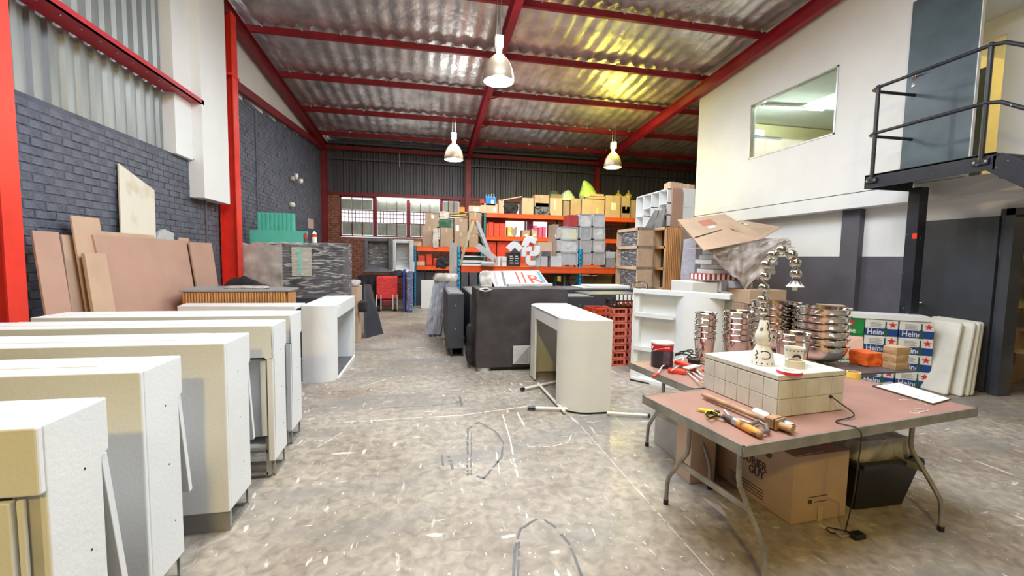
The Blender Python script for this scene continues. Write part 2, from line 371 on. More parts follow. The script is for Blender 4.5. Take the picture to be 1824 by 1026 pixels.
# leftwalls ---------------------------------------------------------
def brickwall(name,X,y0,y1,ztop,maxind,bm_,mm,th=.22,zvis=1.0,axis='x'):
    """real bricks proud of recessed mortar; the nearest ones single objects"""
    wall=thing(name,None,None); wall['kind']='structure'
    if axis=='x': BX(X-th,y0,0,X-.008,y1,min(ztop(y0),ztop(y1))-.0).build('mortar',mm,wall)
    protos=[]
    for L_ in (.222,.107):
        for k in range(4):
            r=random.Random(k); b=MB(); j=lambda:r.uniform(-.0025,.0025)
            p=[(-.03,-L_/2,-.036),(0+j(),-L_/2+j()+.003,-.036+j()),(0+j(),L_/2+j()-.003,-.036+j()),(-.03,L_/2,-.036),(-.03,-L_/2,.036),(0+j(),-L_/2+.003+j(),.036+j()),(j(),L_/2-.003+j(),.036+j()),(-.03,L_/2,.036)]
            b.add(p,[(0,3,2,1),(4,5,6,7),(0,1,5,4),(1,2,6,5),(2,3,7,6),(3,0,4,7)])
            me=bpy.data.meshes.new('brick'); me.from_pydata([V(q) for q in b.v],[],b.f)
            bm=bmesh.new(); bm.from_mesh(me); bmesh.ops.bevel(bm,geom=[e for e in bm.edges if all(v.co.x>-.01 for v in e.verts)],offset=.006,segments=1,affect='EDGES'); bmesh.ops.recalc_face_normals(bm,faces=bm.faces); bm.to_mesh(me); bm.free()
            me.materials.append(bm_); protos.append((me,b))
    cells=[]; row=0; z=.045
    while z<max(ztop(y0),ztop(y1))-.03:
        y=y0+(.111 if row%2 else 0)+.0
        while y<y1-.05:
            L_=.222
            if y+L_>y1: L_=.107
            if z+.036<ztop(y+L_/2)+.01: cells.append((y+L_/2,z,L_))
            y+=L_+.01
        if row%2: cells.append((y0+.053,z,.107)) if False else None
        z+=.0815; row+=1
    cells.sort(key=lambda c:(c[1]<zvis, c[0]))
    rest=MB(); n=0
    for i,(y,z,L_) in enumerate(cells):
        k=rnd.randrange(4)+(0 if L_>.2 else 4); dx=rnd.uniform(-.004,.004)
        if i<maxind:
            o=bpy.data.objects.new('brick',protos[k][0]); COL.objects.link(o); o.location=(X+dx,y,z); o.parent=wall; o.rotation_euler=(rnd.uniform(-.008,.008),0,0)
        else: rest.add([p+V((X+dx,y,z)) for p in protos[k][1].v],protos[k][1].f)
    if rest.v: setp(rest.build('far_bricks',bm_,wall),kind='stuff')
    return wall
wl=brickwall('wall_left',-3.5,3.4,8.15,lambda y:2.98,300,brickd,mortar_d)
# coping chips & corrugated side cladding above
def cladding(parent,name,x0,y0,x1,y1,z0f,z1f,mat,pitch=.19,dep=.035,sheet=4,nrm=(1,0)):
    L_=math.hypot(x1-x0,y1-y0); u=((x1-x0)/L_,(y1-y0)/L_); n=int(L_/(pitch*sheet))+1
    for k in range(n):
        a=k*pitch*sheet; pts=[]
        for r in range(sheet):
            for f,d in ((0,0),(.42,0),(.55,1),(.87,1),(1.0,0)):
                t=a+(r+f)*pitch
                if t<=L_+1e-4: pts.append((t,d*dep))
        if len(pts)<2: continue
        b=MB(); vs=[]
        for t,d in pts:
            d+=.002*(k%2); x=x0+u[0]*t+nrm[0]*d; y=y0+u[1]*t+nrm[1]*d
            vs.append((x,y,z0f(x,y))); vs.append((x,y,z1f(x,y)))
        b.add(vs,[(2*i,2*i+2,2*i+3,2*i+1) for i in range(len(pts)-1)])
        b.build(name,mat,parent)
cw=thing('wall_left_cladding',None,None); cw['kind']='structure'
cladding(cw,'cladding_sheet',-3.60,3.2,-3.60,7.0,lambda x,y:2.95,lambda x,y:6.3-.07*y+.3,galv)
BX(-3.66,2.6,2.9,-3.62,8.3,6.4).build('backing_board',darksheet,cw)
# white panels by the column
wp=thing('wall_left_panel',None,None); wp['kind']='structure'
BX(-3.6,6.85,2.97,-3.44,7.66,6.0).build('flat_panel',wallw,wp,bevel=.004)
BX(-3.6,7.28,2.42,-3.30,8.12,6.0).build('boxed_panel',wallw,wp,bevel=.004)
# far dark brick bay
wf=brickwall('wall_left_far',-3.55,8.3,YB,lambda y:4.60+(y-9.1)*.09,0,brickd,mortar_d)
BX(-3.75,8.3,4.5,-3.57,YB,5.8).build('gable_infill',wallw,wf)
st('trim_far_wall_beam',MB().bar((-3.48,8.6,4.66),(-3.48,15.6,5.19),.1,.16),dred)
st('wall_back_corner_column',BX(-3.55,15.6,0,-3.38,15.8,5.3),dred)
# I section columns
def column(name,x,y,z0,z1,w=.2,d=.2,mat=redor,kind='structure',ax=0):
    t=thing(name,None,None,(x,y,z0)); t['kind']=kind
    if ax==0:
        BX(x-w/2,y-d/2,z0,x-w/2+.014,y+d/2,z1).build('flange',mat,t); BX(x+w/2-.014,y-d/2,z0,x+w/2,y+d/2,z1).build('flange',mat,t)
        BX(x-w/2+.014,y-.006,z0,x+w/2-.014,y+.006,z1).build('web',mat,t)
    else:
        BX(x-w/2,y-d/2,z0,x+w/2,y-d/2+.014,z1).build('flange',mat,t); BX(x-w/2,y+d/2-.014,z0,x+w/2,y+d/2,z1).build('flange',mat,t)
        BX(x-.006,y-d/2+.014,z0,x+.006,y+d/2-.014,z1).build('web',mat,t)
    return t
column('wall_left_column',-3.36,4.12,0,6.0,.24,.17)
column('wall_left_column',-3.38,8.34,0,5.65,.26,.2)
BX(-3.5,8.2,4.6,-3.24,8.48,4.64).build('stiffener',redor,bpy.data.objects['wall_left_column.001'])
# girt along the near cladding
g=thing('trim_girt',None,None); g['kind']='structure'
pa,pb=V((-3.42,3.2,3.82)),V((-3.42,7.35,3.82))
BX(-3.56,3.2,3.80,-3.30,7.35,3.815).build('flange',M('girt_red',(.52,.014,.035),.4),g); BX(-3.32,3.2,3.80,-3.30,7.35,3.87).build('lip',MT['girt_red'],g)
for k in range(16): MB().sphere((-3.38,3.4+k*.25,3.795),.012,8,6).build('bolt',steel,g)
# back wall: brick up to 3.65, window band, cladding above
bk=thing('wall_back',None,None); bk['kind']='structure'
ZW0,ZW1=2.25,3.66
def bkbox(x0,x1,z0,z1): 
    b=BX(x0,YB+.02,z0,x1,YB+.24,z1)
    b.build('mortar',mortar_r,bk)
    r=0; z=z0+.04; m2=MB()
    while z<z1:
        x=x0+(.11 if r%2 else 0)
        while x<x1-.02:
            e=min(x+.222,x1); m2.box(x+.004,YB-rnd.uniform(0,.006),z-.036,e-.004,YB+.03,min(z+.036,z1)); x+=.232
        z+=.0815; r+=1
    setp(m2.build('bricks',brickr,bk),kind='stuff')
wins=[(-3.03,-1.87),(-1.83,-.70),(-.66,.48),(.50,1.20),(2.75,4.6)]
bkbox(-3.55,-3.05,0,ZW1+.05); bkbox(-3.05,1.22,0,ZW0-.02); bkbox(1.22,2.73,0,ZW1+.05); bkbox(2.73,4.62,0,ZW0-.02); bkbox(4.62,12.6,0,ZW1+.05)
MB().box(-3.55,YB-.03,ZW1+.03,12.6,YB+.05,ZW1+.13).build('window_lintel',dred,bk)
for zz,mt in ((4.9,darksheet),): MB().box(-3.3,YB-.12,zz,12.6,YB-.04,zz+.06).build('girt',mt,bk)
cladding(bk,'cladding_sheet',-3.2,YB+.06,12.6,YB+.06,lambda x,y:ZW1+.1,lambda x,y:5.45,darksheet,pitch=.2,dep=.045,nrm=(0,-1))
MB().box(-3.5,YB+.1,ZW1,12.6,YB+.2,5.6).build('backing_board',darksheet,bk)
MB().box(-3.5,YB-.3,5.2,12.6,YB-.2,5.32).build('eaves_beam',dred,bk)
def window(n,x0,x1,z0,z1,cols,rows,tilt):
    w=thing('window_%d'%n,None,None,(x0,YB,z0)); w['kind']='structure'; y=YB+.02
    f=MB(); f.box(x0,y-.03,z0,x0+.05,y+.03,z1).box(x1-.05,y-.03,z0,x1,y+.03,z1).box(x0,y-.03,z0,x1,y+.03,z0+.04).box(x0,y-.03,z1-.04,x1,y+.03,z1)
    f.build('window_frame',dred,w)
    W_=(x1-x0-.1)/cols
    zs=[z0+.04]+[z for z in rows]+[z1-.04]
    for r in range(len(zs)-1):
        a,b_=zs[r],zs[r+1]
        if r: BX(x0+.04,y-.02,a-.015,x1-.04,y+.02,a+.015).build('transom',dred,w)
        if tilt and r==1:   # open band seen through burglar bars
            for k in range(1,cols*3): xx=x0+.05+W_*k/3; BX(xx-.010,y-.02,a,xx+.010,y-.004,b_).build('burglar_bar',dred,w)
            for q in (.4,.75): BX(x0+.05,y-.02,a+(b_-a)*q-.01,x1-.05,y-.004,a+(b_-a)*q+.01).build('burglar_bar',dred,w)
            continue
        for c in range(cols):
            xa=x0+.05+W_*c; 
            BX(xa+.012,y+(.02 if r!=2 else -.05),a+.02,xa+W_-.012,y+(.026 if r!=2 else -.044),b_-(.02 if not(tilt and r==2) else .07)).build('pane',frost,w)
            if c: BX(xa-.012,y-.02,a,xa+.012,y+.03,b_).build('mullion',dred,w)
    return w
for i,(a,b_) in enumerate(wins[:3]): window(i+1,a,b_,ZW0,ZW1,3,[2.75,3.18],True)
BX(-1.88,YB-.03,ZW0,-1.82,YB+.08,ZW1).build('window_post',dred,bk); BX(-.71,YB-.03,ZW0,-.65,YB+.08,ZW1).build('window_post',dred,bk); BX(.47,YB-.03,ZW0,.51,YB+.08,ZW1).build('window_post',dred,bk); BX(1.19,YB-.03,ZW0,1.23,YB+.08,ZW1).build('window_post',dred,bk)
window(4,wins[3][0],wins[3][1],ZW0,ZW1,3,[2.9],False)
w=thing('window_5',None,None); w['kind']='structure'
MB().box(2.75,YB,ZW0,2.8,YB+.06,ZW1).box(4.55,YB,ZW0,4.6,YB+.06,ZW1).box(3.65,YB,ZW0,3.7,YB+.06,ZW1).box(2.75,YB,3.0,4.6,YB+.06,3.04).box(2.75,YB,ZW1-.05,4.6,YB+.06,ZW1).build('window_frame',dred,w)
t=thing('strip_light','long bright strip light under the lintel of the brick wall windows','strip light',(-.8,YB-.1,3.5))
MB().tube([(-1.75,YB-.12,3.58),(-.75,YB-.12,3.58)],.035,8).build('tube',tubew,t); MB().tube([(-.62,YB-.12,3.57),(.42,YB-.12,3.57)],.06,8).build('tube',tubew,t)
MB().box(-1.78,YB-.10,3.6,.45,YB-.07,3.66).build('batten',lampw,t)
# columns on the back wall
for x in (1.45,6.45): column('wall_back_column',x,YB-.16,0,5.15,.2,.2,dred,ax=1)
# roof: rafters, purlins, draped foil
def zr(y): return 6.22-.07*y          # rafter underside
for x in (-3.42,1.45,6.45):
    t=thing('ceiling_rafter',None,None); t['kind']='structure'
    a=V((x,-5.5,zr(-5.5))); c=V((x,15.9,zr(15.9)))
    for dz in (.0,.26): MB().bar(a+V((0,0,dz+.006)),c+V((0,0,dz+.006)),.14,.012).build('flange',redst if x>-3 else dred,t)
    MB().bar(a+V((0,0,.136)),c+V((0,0,.136)),.01,.25).build('web',redst if x>-3 else dred,t)
    if x>-3:
        for y in (9.35,11.15,13.1,15.0): MB().bar((x,y-.5,zr(y)+.02),(x+.4,y,zr(y)+.3),.03,.03).build('brace',dred,t) if y>10 else None
PUR=[-4,-2.2,-.4,1.5,3.4,5.4,7.6,9.35,11.15,13.1,15.0]
for y in PUR:
    z=zr(y)+.275
    t=thing('ceiling_purlin',None,None,(1.5,y,z)); t['kind']='structure'
    BX(-3.55,y-.004,z,12.5,y+.004,z+.15).build('web',redst,t); BX(-3.55,y-.06,z,12.5,y+.004,z+.006).build('lower_flange',redst,t); BX(-3.55,y,z+.145,12.5,y+.06,z+.15).build('upper_flange',redst,t)
    if y>5:
        for k in range(14): MB().tube([(-3.2+k*.74+rnd.uniform(-.1,.1),y-.03,z+.12),(-3.2+k*.74,y-.03,z+.17)],.018,6).build('foil_clip',lgrey,t)
def roofz(x,y):
    # foil sags between purlins, ribs run down the slope
    k=max([p for p in PUR if p<=y]+[-6]); nx=min([p for p in PUR if p>y]+[17]); t=(y-k)/(nx-k); sag=4*t*(1-t)
    rib=(.5-.5*cos(2*pi*x/.29+.5*sin(y*1.3)))*.035
    return zr(y)+.46-.05*sag+rib*(1-.35*sag)+.018*nz((x*1.2,y*2.2,0),1.6,3)+.007*nz((x*2,y*6,0),1.5,5)
for i,(xa,xb) in enumerate([(-3.7,-1.1),(-1.1,1.5),(1.5,4.1),(4.1,7.0),(7.0,9.8),(9.8,12.6)]):
    nx_=int((xb-xa)/.045); ny=230
    bb=MB().grid(lambda u,v:V((xa+(xb-xa)*u,-5.8+22.0*v,roofz(xa+(xb-xa)*u,-5.8+22.0*v))),nx_,ny)
    st('ceiling_foil_strip',bb,foil,smooth=True)
st('ceiling_roof_sheet',MB().prism([(-6,zr(-6)+.56),(16.3,zr(16.3)+.56),(16.3,zr(16.3)+.60),(-6,zr(-6)+.60)],0,-3.8,13),galv)
# eaves: gutter-ish pipe at back
st('ceiling_eaves_pipe',MB().tube([(-3.3,YB-.35,5.42),(6.5,YB-.35,5.42)],.05,8),darksheet)
# right wall: upper office box
ru=thing('wall_right',None,None); ru['kind']='structure'
TH=.12
ZT=6.5
def rw(y0,y1,z0,z1,x0=XR,x1=XR+TH,n='panel',m_=wallw): BX(x0,y0,z0,x1,y1,z1).build(n,m_,ru)
rw(7.95,9.72,2.71,ZT); rw(6.02,7.95,2.71,3.72); rw(6.02,7.95,4.83,ZT); rw(4.24,6.02,2.71,ZT); rw(-1,3.2,2.71,ZT); rw(3.2,4.24,5.2,ZT)
rw(9.60,9.72,2.71,ZT,XR+TH,10.4)
rw(-1,9.72,2.47,2.70,XR+.015,XR+.3,'ring_beam')
rw(4.9,9.6,1.705,2.47,XR+.30,XR+.42,'lower_white_wall'); rw(3.9,9.6,0,1.705,XR+.30,XR+.42,'charcoal_dado',charc)
rw(3.9,4.9,1.705,2.47,XR+.30,XR+.42,'lower_white_wall')
rw(5.66,5.96,0,2.47,XR+.2,XR+.32,'pilaster',charc)
rw(-1,2.75,0,2.47,XR+.3,XR+.42,'lower_white_wall'); rw(2.75,3.9,2.25,2.47,XR+.3,XR+.42,'lower_white_wall')
rw(-6,-1,4.6,ZT); 
rw(-1,9.72,2.55,2.68,XR+.12,10.4,'office_floor')
# window 6 in the office wall
w=thing('window_6',None,None); w['kind']='structure'; xf=XR-.01
MB().box(xf,6.02,3.72,xf+.1,6.05,4.83).box(xf,7.92,3.72,xf+.1,7.95,4.83).box(xf,6.02,3.72,xf+.1,7.95,3.745).box(xf,6.02,4.805,xf+.1,7.95,4.83).build('window_frame',steel,w)
BX(XR+.05,6.05,3.745,XR+.056,7.92,4.805).build('pane',glass,w)
# office inside
oi=thing('wall_office',None,None); oi['kind']='structure'
BX(XR+TH,9.0,2.68,10.4,9.1,4.85).build('rear_wall',yellw,oi); BX(10.3,0,2.68,10.4,9.1,4.85).build('side_wall',yellw,oi)
BX(XR+TH,0,4.87,10.4,9.1,4.95).build('ceiling_board',wallw,oi); BX(XR+TH,.9,2.68,10.4,1.0,4.9).build('front_wall',yellw,oi)
BX(XR+TH,5.35,2.68,10.3,5.42,4.87).build('partition',yellw,oi)
MB().box(7.4,1.0,2.68,7.48,4.40,4.87).box(7.4,4.40,4.62,7.48,5.35,4.87).box(7.4,5.2,2.68,7.48,5.35,4.62).build('lobby_wall',wallw,oi)
BX(7.9,4.86,2.7,7.94,5.30,4.45).build('inner_door_leaf',dooru,oi)
MB().bar((6.8,7.9,4.83),(10.2,7.75,4.83),.03,.02).build('ceiling_batten',white,oi)
t=thing('fluorescent_light','fluorescent tube light on the ceiling inside the upstairs office','ceiling light',(7.4,7.75,4.8))
MB().tube([(6.82,7.85,4.78),(8.1,7.7,4.78)],.02,8).build('tube',tubel,t); MB().bar((6.78,7.86,4.82),(8.14,7.695,4.82),.07,.04).build('fitting',lampw,t)
t=thing('fluorescent_light','warm tube light in the yellow room behind the upstairs doorway','ceiling light',(9.0,3.6,4.8)); MB().tube([(8.3,3.6,4.79),(9.7,3.6,4.79)],.02,8).build('tube',M('warm_tube_light',(1,1,1),emit=(1,.82,.42),es=70),t); BX(8.25,3.56,4.81,9.75,3.64,4.86).build('fitting',lampw,t)
t=thing('office_cabinet','light wooden cabinet standing inside the upstairs office window','cabinet',(7.5,8.5,2.68))
BX(6.95,8.35,2.68,7.72,8.8,4.32).build('body',woodp,t,bevel=.004); BX(6.93,8.33,4.32,7.74,8.82,4.36).build('top',greyd,t)
BX(7.33,8.34,2.7,7.34,8.352,4.3).build('door_gap',mdfe,t)
setp(wrapbox(7.0,8.4,4.36,7.4,8.65,4.52,.05,5,3,8,.5).build('papers',paper,smooth=True),'crumpled white paper bag on top of the office cabinet','bag')
# upstairs door
t=thing('door_1',None,None,(XR-.03,4.16,2.8)); t['kind']='structure'
BX(XR-.07,4.14,2.80,XR-.03,4.92,5.18).build('door_leaf',dooru,t,bevel=.003); BX(XR-.072,4.130,2.80,XR-.03,4.139,5.18).build('door_frame',white,t)
MB().box(XR-.085,4.80,4.02,XR-.07,4.84,4.22).tube([(XR-.08,4.82,4.16),(XR-.13,4.82,4.16),(XR-.13,4.70,4.16)],.011,8).build('door_handle',chrome,t)
BX(XR-.12,4.2,5.08,XR-.06,4.5,5.14).build('door_closer',lampw,t)
# lower door folded back on the wall
t=thing('door_2',None,None,(6.85,3.95,0)); t['kind']='structure'
BX(6.84,3.97,.01,6.885,4.88,2.20).build('door_leaf',doorl,t,bevel=.003)
MB().tube([(6.84,4.80,1.06),(6.79,4.80,1.06),(6.79,4.68,1.06)],.010,8).build('door_handle',steel,t)
MB().box(6.82,3.82,0,7.02,3.90,2.28).box(6.86,3.90,0,7.02,3.95,2.28).box(6.82,2.7,0,7.02,2.78,2.28).box(6.82,2.7,2.2,7.02,3.95,2.28).build('door_frame',doorl,t)
# store room beyond lower door
sr=thing('wall_storeroom',None,None); sr['kind']='structure'
BX(9.6,1.5,0,9.7,5.5,2.5).build('rear_wall',wallw,sr); BX(7.02,5.2,0,9.7,5.3,2.5).build('side_wall',wallw,sr); BX(7.02,1.5,0,9.7,1.6,2.5).build('side_wall',wallw,sr)
t=thing('store_light','warm batten light on the storeroom ceiling','ceiling light',(8.2,2.6,2.4)); BX(7.7,2.58,2.42,8.7,2.64,2.45).build('tube',M('store_tube_light',(1,1,1),emit=(1,.78,.42),es=9),t); BX(7.02,1.5,2.5,9.7,5.3,2.56).build('ceiling_board',wallw,sr)
t=thing('wooden_rack','pale timber shelf rack in the storeroom beyond the lower door','rack',(8.9,4.5,0))
MB().box(8.55,3.9,0,8.6,3.95,2.2).build('post',woodp,t); MB().box(9.4,3.9,0,9.45,3.95,2.2).build('post',woodp,t); MB().box(8.55,4.9,0,8.6,4.95,2.2).build('post',woodp,t)
for z in (.9,1.4,1.9): BX(8.5,3.9,z,9.5,4.95,z+.03).build('shelf',woodp,t)
for i,(x,y,w_,d,h,l) in enumerate([(7.6,3.72,.42,.4,.5,'open cardboard box on the storeroom floor by the doorway'),(8.0,4.5,.5,.4,.72,'tall cardboard box behind the open one in the storeroom')]):
    t=thing('cardboard_box',l,'box',(x,y,0),.3); b=MB(WM[t.name]); b.box(-w_/2,-d/2,0,w_/2,d/2,h); b.build('body',kraft,t,bevel=.004)
    for s_ in (-1,1): MB(WM[t.name]).box(-w_/2,s_*d/2,h,w_/2,s_*(d/2+.16),h+.01).build('flap',kraft,t)
    MB(WM[t.name]).box(-w_/2-.003,-.08,h*.5,-w_/2,.08,h*.8).build('label',paper,t)
setp(wrapbox(7.25,3.4,0,7.6,3.75,.1,.03,6,5,8,.4).build('paper_bag',kraft2,smooth=True),'flattened pale paper bag on the floor just inside the storeroom doorway','bag')
# shell on the left/behind that only daylight meets
st('wall_behind',MB().box(-3.7,-6.1,0,12.6,-6,6.9),darksheet); st('wall_right_end',MB().box(12.5,-6,0,12.6,16.2,6.6),darksheet)
st('wall_left_near',BX(-3.75,-6,0,-3.55,3.3,6.8),brickd)
# landing with rails and stairs
t=thing('steel_landing','black steel landing with pipe rails outside the upstairs office door','landing',(6.2,4.1,0))
BX(5.8,3.45,2.60,5.815,4.8,2.78).build('side_channel',blacks,t); BX(5.8,4.785,2.60,6.6,4.8,2.78).build('end_channel',blacks,t); BX(5.8,3.45,2.60,6.6,3.465,2.74).build('front_channel',blacks,t)
BX(5.8,3.45,2.755,6.6,4.8,2.772).build('deck_plate',blacks,t)
MB().box(6.27,4.45,0,6.41,4.59,2.6).build('post',blacks,t,bevel=.006)
BX(6.2,4.38,0,6.48,4.66,.012).build('base_plate',blacks,t); BX(6.268,4.448,1.93,6.272,4.50,2.0).build('red_mark',redor,t)
for y in (4.70,3.56):
    MB().tube([(5.79,y,2.70),(5.79,y,3.9)],.024,10).build('rail_post',blacks,t,smooth=True); MB().box(5.775,y-.07,2.66,5.8,y+.07,2.73).build('bracket',blacks,t,bevel=.01)
    for q in (-.05,.05): MB().tube([(5.77,y+q,2.695),(5.80,y+q,2.695)],.012,6).build('bolt',steel,t)
for z in (3.31,3.9):
    p=[(6.58,4.80,z),(5.95,4.82,z),(5.84,4.80,z),(5.79,4.72,z),(5.79,4.0,z),(5.79,3.56,z),(5.79,3.44,z-.03),(5.79,3.0,z-.33),(5.79,1.4,z-1.53),(5.79,.2,z-2.43)]
    MB().tube(p,.021,10).build('handrail',blacks,t,smooth=True)
    for y in (4.70,3.56): MB().sphere((5.79,y,z),.032,10,8).build('rail_joint',blacks,t,smooth=True)
MB().bar((5.81,3.46,2.68),(5.81,.0,.08),.015,.2).build('stringer',blacks,t); MB().bar((6.5,3.46,2.68),(6.5,.0,.08),.015,.2).build('stringer',blacks,t)
for k in range(13): BX(5.82,3.2-k*.25,2.5-k*.188,6.49,3.42-k*.25,2.52-k*.188).build('tread',blacks,t)
# ================================================================= LEFT: bar counters
def bar_counter(x0,x1,y0,y1,label,var):
    t=thing('bar_counter',label,'counter',((x0+x1)/2,(y0+y1)/2,0),0,'white bar counters in a row'); H=1.1; z0=.13; th=.022
    zn=.90   # notch
    pf=[(y0+th,z0),(y1-.035,z0),(y1-.035,zn),(y1,zn+.02),(y1,H-.0),(y0+th,H)]
    MB().prism(pf,0,x1-th,x1).build('side_panel',white,t,bevel=.006,seg=3)
    MB().prism(pf,0,x0,x0+th).build('side_panel',white,t,bevel=.004)
    BX(x0+th,y0+th,H-th,x1-th,y1,H).build('top',white,t,bevel=.003)
    BX(x0+.12,y0+.11,H-.001,x1-.22,y1-.02,H+.005).build('top_inlay',white,t,bevel=.002)
    if var=='door':
        BX(x0,y0,.90,x1,y0+th,H).build('front_rail',white,t,bevel=.006)
        BX(x0,y0,z0,x1-.075,y0+th,.885).build('front_door',white,t,bevel=.004); BX(x1-.068,y0+.01,z0,x1-.05,y0+th,.885).build('front_stile',white,t,bevel=.003)
        BX(x1-.09,y0+.03,z0,x1-.022,y0+.04,.9).build('recess_board',lgrey,t); MB().tube([(x1-.11,y0-.003,.80),(x1-.11,y0+.004,.80)],.006,8).build('screw',steel,t)
    elif var=='open':
        MB().box(x0,y0,.87,x1,y0+th,H).box(x1-.04,y0,z0,x1,y0+th,.87).box(x0,y0,z0,x0+.04,y0+th,.87).build('front_frame',white,t,bevel=.005)
        BX(x0+.05,y0+.0,.865,x1-.05,y0+.02,.875).build('door_track',steel,t)
        BX(x0+.04,y0+.03,.30,x1-.07,y0+.045,.86).build('sliding_panel',lgrey,t,bevel=.003); BX(x1-.085,y0+.012,.31,x1-.05,y0+.03,.85).build('door_stile',cream,t)
        BX(x0+.04,y0+.03,.22,x1-.04,y1-.04,.24).build('lower_shelf',white,t); MB().box(x1-.06,y0+.01,.02,x1-.035,y0+.035,.30).bar((x0+.04,y0+.02,.035),(x1-.05,y0+.02,.035),.02,.02).bar((x0+.04,y0+.02,.20),(x1-.05,y0+.02,.20),.02,.02).build('steel_base_frame',steel,t)
    else: BX(x0,y0,z0,x1,y0+th,H).build('front_panel',white,t,bevel=.006,seg=3)
    if var!='open': BX(x0+.05,y0+.03,.0,x1-.012,y0+.045,z0+.03).build('plinth',grey,t)
    b=MB()
    for y in (y0+.05,y1-.05): b.bar((x1-.02,y,0.006),(x1-.02,y,z0+.05),.012,.012,(0,1,0))
    for z in (.012,z0): b.bar((x1-.02,y0+.05,z),(x1-.02,y1-.05,z),.012,.012)
    b.bar((x0+.1,y1-.05,.012),(x1-.02,y1-.05,.012),.012,.012).bar((x0+.1,y0+.05,.012),(x1-.02,y0+.05,.012),.012,.012).build('base_frame',steel,t)
    # rear flap standing a little open
    if var!='open':
        A=MX.Translation((x1-.012,y1-.022,.90))@MX.Rotation(R_(8),4,'X')
        MB(A).box(-.7,0,-.52,.0,.028,0).build('rear_flap',white,t,bevel=.002)
    BX(x0+.1,y1-.04,z0+.02,x1-.025,y1-.034,zn-.01).build('rear_gap',greyd,t)
    for z,yy in ((.90,.16),(.62,.17),(.33,.2)):
        MB().tube([(x1-.001,y0+yy,z),(x1+.0008,y0+yy,z)],.0045,7).build('screw_hole',blackp,t)
    return t
CX=-1.10
bar_counter(-2.9,CX+.02,1.40,1.67,'nearest white bar counter with a door panel in its front','door')
bar_counter(-2.95,CX-.07,2.00,2.30,'second nearest white bar counter with plain front and end flap ajar','plain')
bar_counter(-2.9,CX,2.58,2.92,'third white bar counter from the camera, grey plinth showing below its front','plain')
bar_counter(-2.85,CX+.04,3.19,3.49,'fourth white bar counter with open front and grey sliding panel','open')
bar_counter(-2.86,CX+.0,3.72,4.04,'farthest of the five straight white bar counters, beside the curved counters','open')
def curved_counter(name,label,pts,z0,H,mat,open_side,grp,extra=None):
    """pts: footprint polygon; returns root. Walls are swept along lists of pts"""
    t=thing(name,label,'counter',(sum(p[0] for p in pts)/len(pts),sum(p[1] for p in pts)/len(pts),0),0,grp)
    MB().prism(pts,2,H-.03,H).build('top',mat,t,bevel=.003)
    return t
def arc(cx,cy,r,a0,a1,n=10): return [(cx+r*cos(R_(a0+(a1-a0)*k/n)),cy+r*sin(R_(a0+(a1-a0)*k/n))) for k in range(n+1)]
def skin(path,z0,z1,th,mat,name,par):
    b=MB(); P=[V((p[0],p[1],0)) for p in path]; N_=[]
    for i in range(len(P)):
        d=(P[min(i+1,len(P)-1)]-P[max(i-1,0)]).normalized(); N_.append(V((-d.y,d.x,0))*th)
    vs=[]
    for p,n in zip(P,N_): vs+=[p+V((0,0,z0)),p+V((0,0,z1)),p+n+V((0,0,z1)),p+n+V((0,0,z0))]
    fs=[(0,1,2,3)[::-1],tuple(len(vs)-4+k for k in (0,1,2,3))]
    for i in range(len(P)-1):
        for k in range(4): fs.append((4*i+k,4*i+(k+1)%4,4*i+4+(k+1)%4,4*i+4+k))
    b.add(vs,fs); return b.build(name,mat,par,smooth=True)
# long one running left and the end piece with open right side
t=thing('curved_counter','long white counter behind the bar counters, joined to a round ended counter','counter',(-2.2,5.7,0),0,'white curved counters')
top=[(-2.88,5.62),(-1.56,5.50),(-1.56,5.92),(-2.95,5.96)]
MB().prism(top,2,.93,.965).build('top',white,t,bevel=.003)
skin([(-1.57,5.51),(-2.86,5.63),(-2.93,5.94)],.05,.93,-.02,white,'front_panel',t); skin([(-1.59,5.53),(-2.8,5.66)],.0,.05,-.02,grey,'plinth',t)
skin([(-1.57,5.49),(-2.87,5.61)],.88,.965,-.012,white,'front_lip',t)
t=thing('curved_counter','round ended white counter with open right side beside the aisle','counter',(-1.3,6.2,0),0,'white curved counters')
fp=[(-1.53,5.62)]+arc(-1.33,5.78,.22,-115,0,10)+[(-1.11,6.95),(-1.53,6.95)]
MB().prism(fp,2,.935,.965).build('top',white,t,bevel=.003)
skin([(-1.53,5.62)]+arc(-1.33,5.78,.22,-115,-22,9),.0,.935,.02,white,'curved_wall',t)
skin([(-1.53,6.95),(-1.53,5.64)],.0,.935,.02,white,'left_wall',t); skin([(-1.11,6.95),(-1.53,6.95)],.0,.935,.02,white,'far_wall',t)
MB().box(-1.135,5.70,.80,-1.11,6.95,.935).box(-1.135,5.70,0,-1.11,6.95,.03).box(-1.135,6.92,0,-1.11,6.95,.8).build('opening_frame',white,t,bevel=.002)
BX(-1.5,5.66,.0,-1.14,6.93,.012).build('base_board',greyd,t)
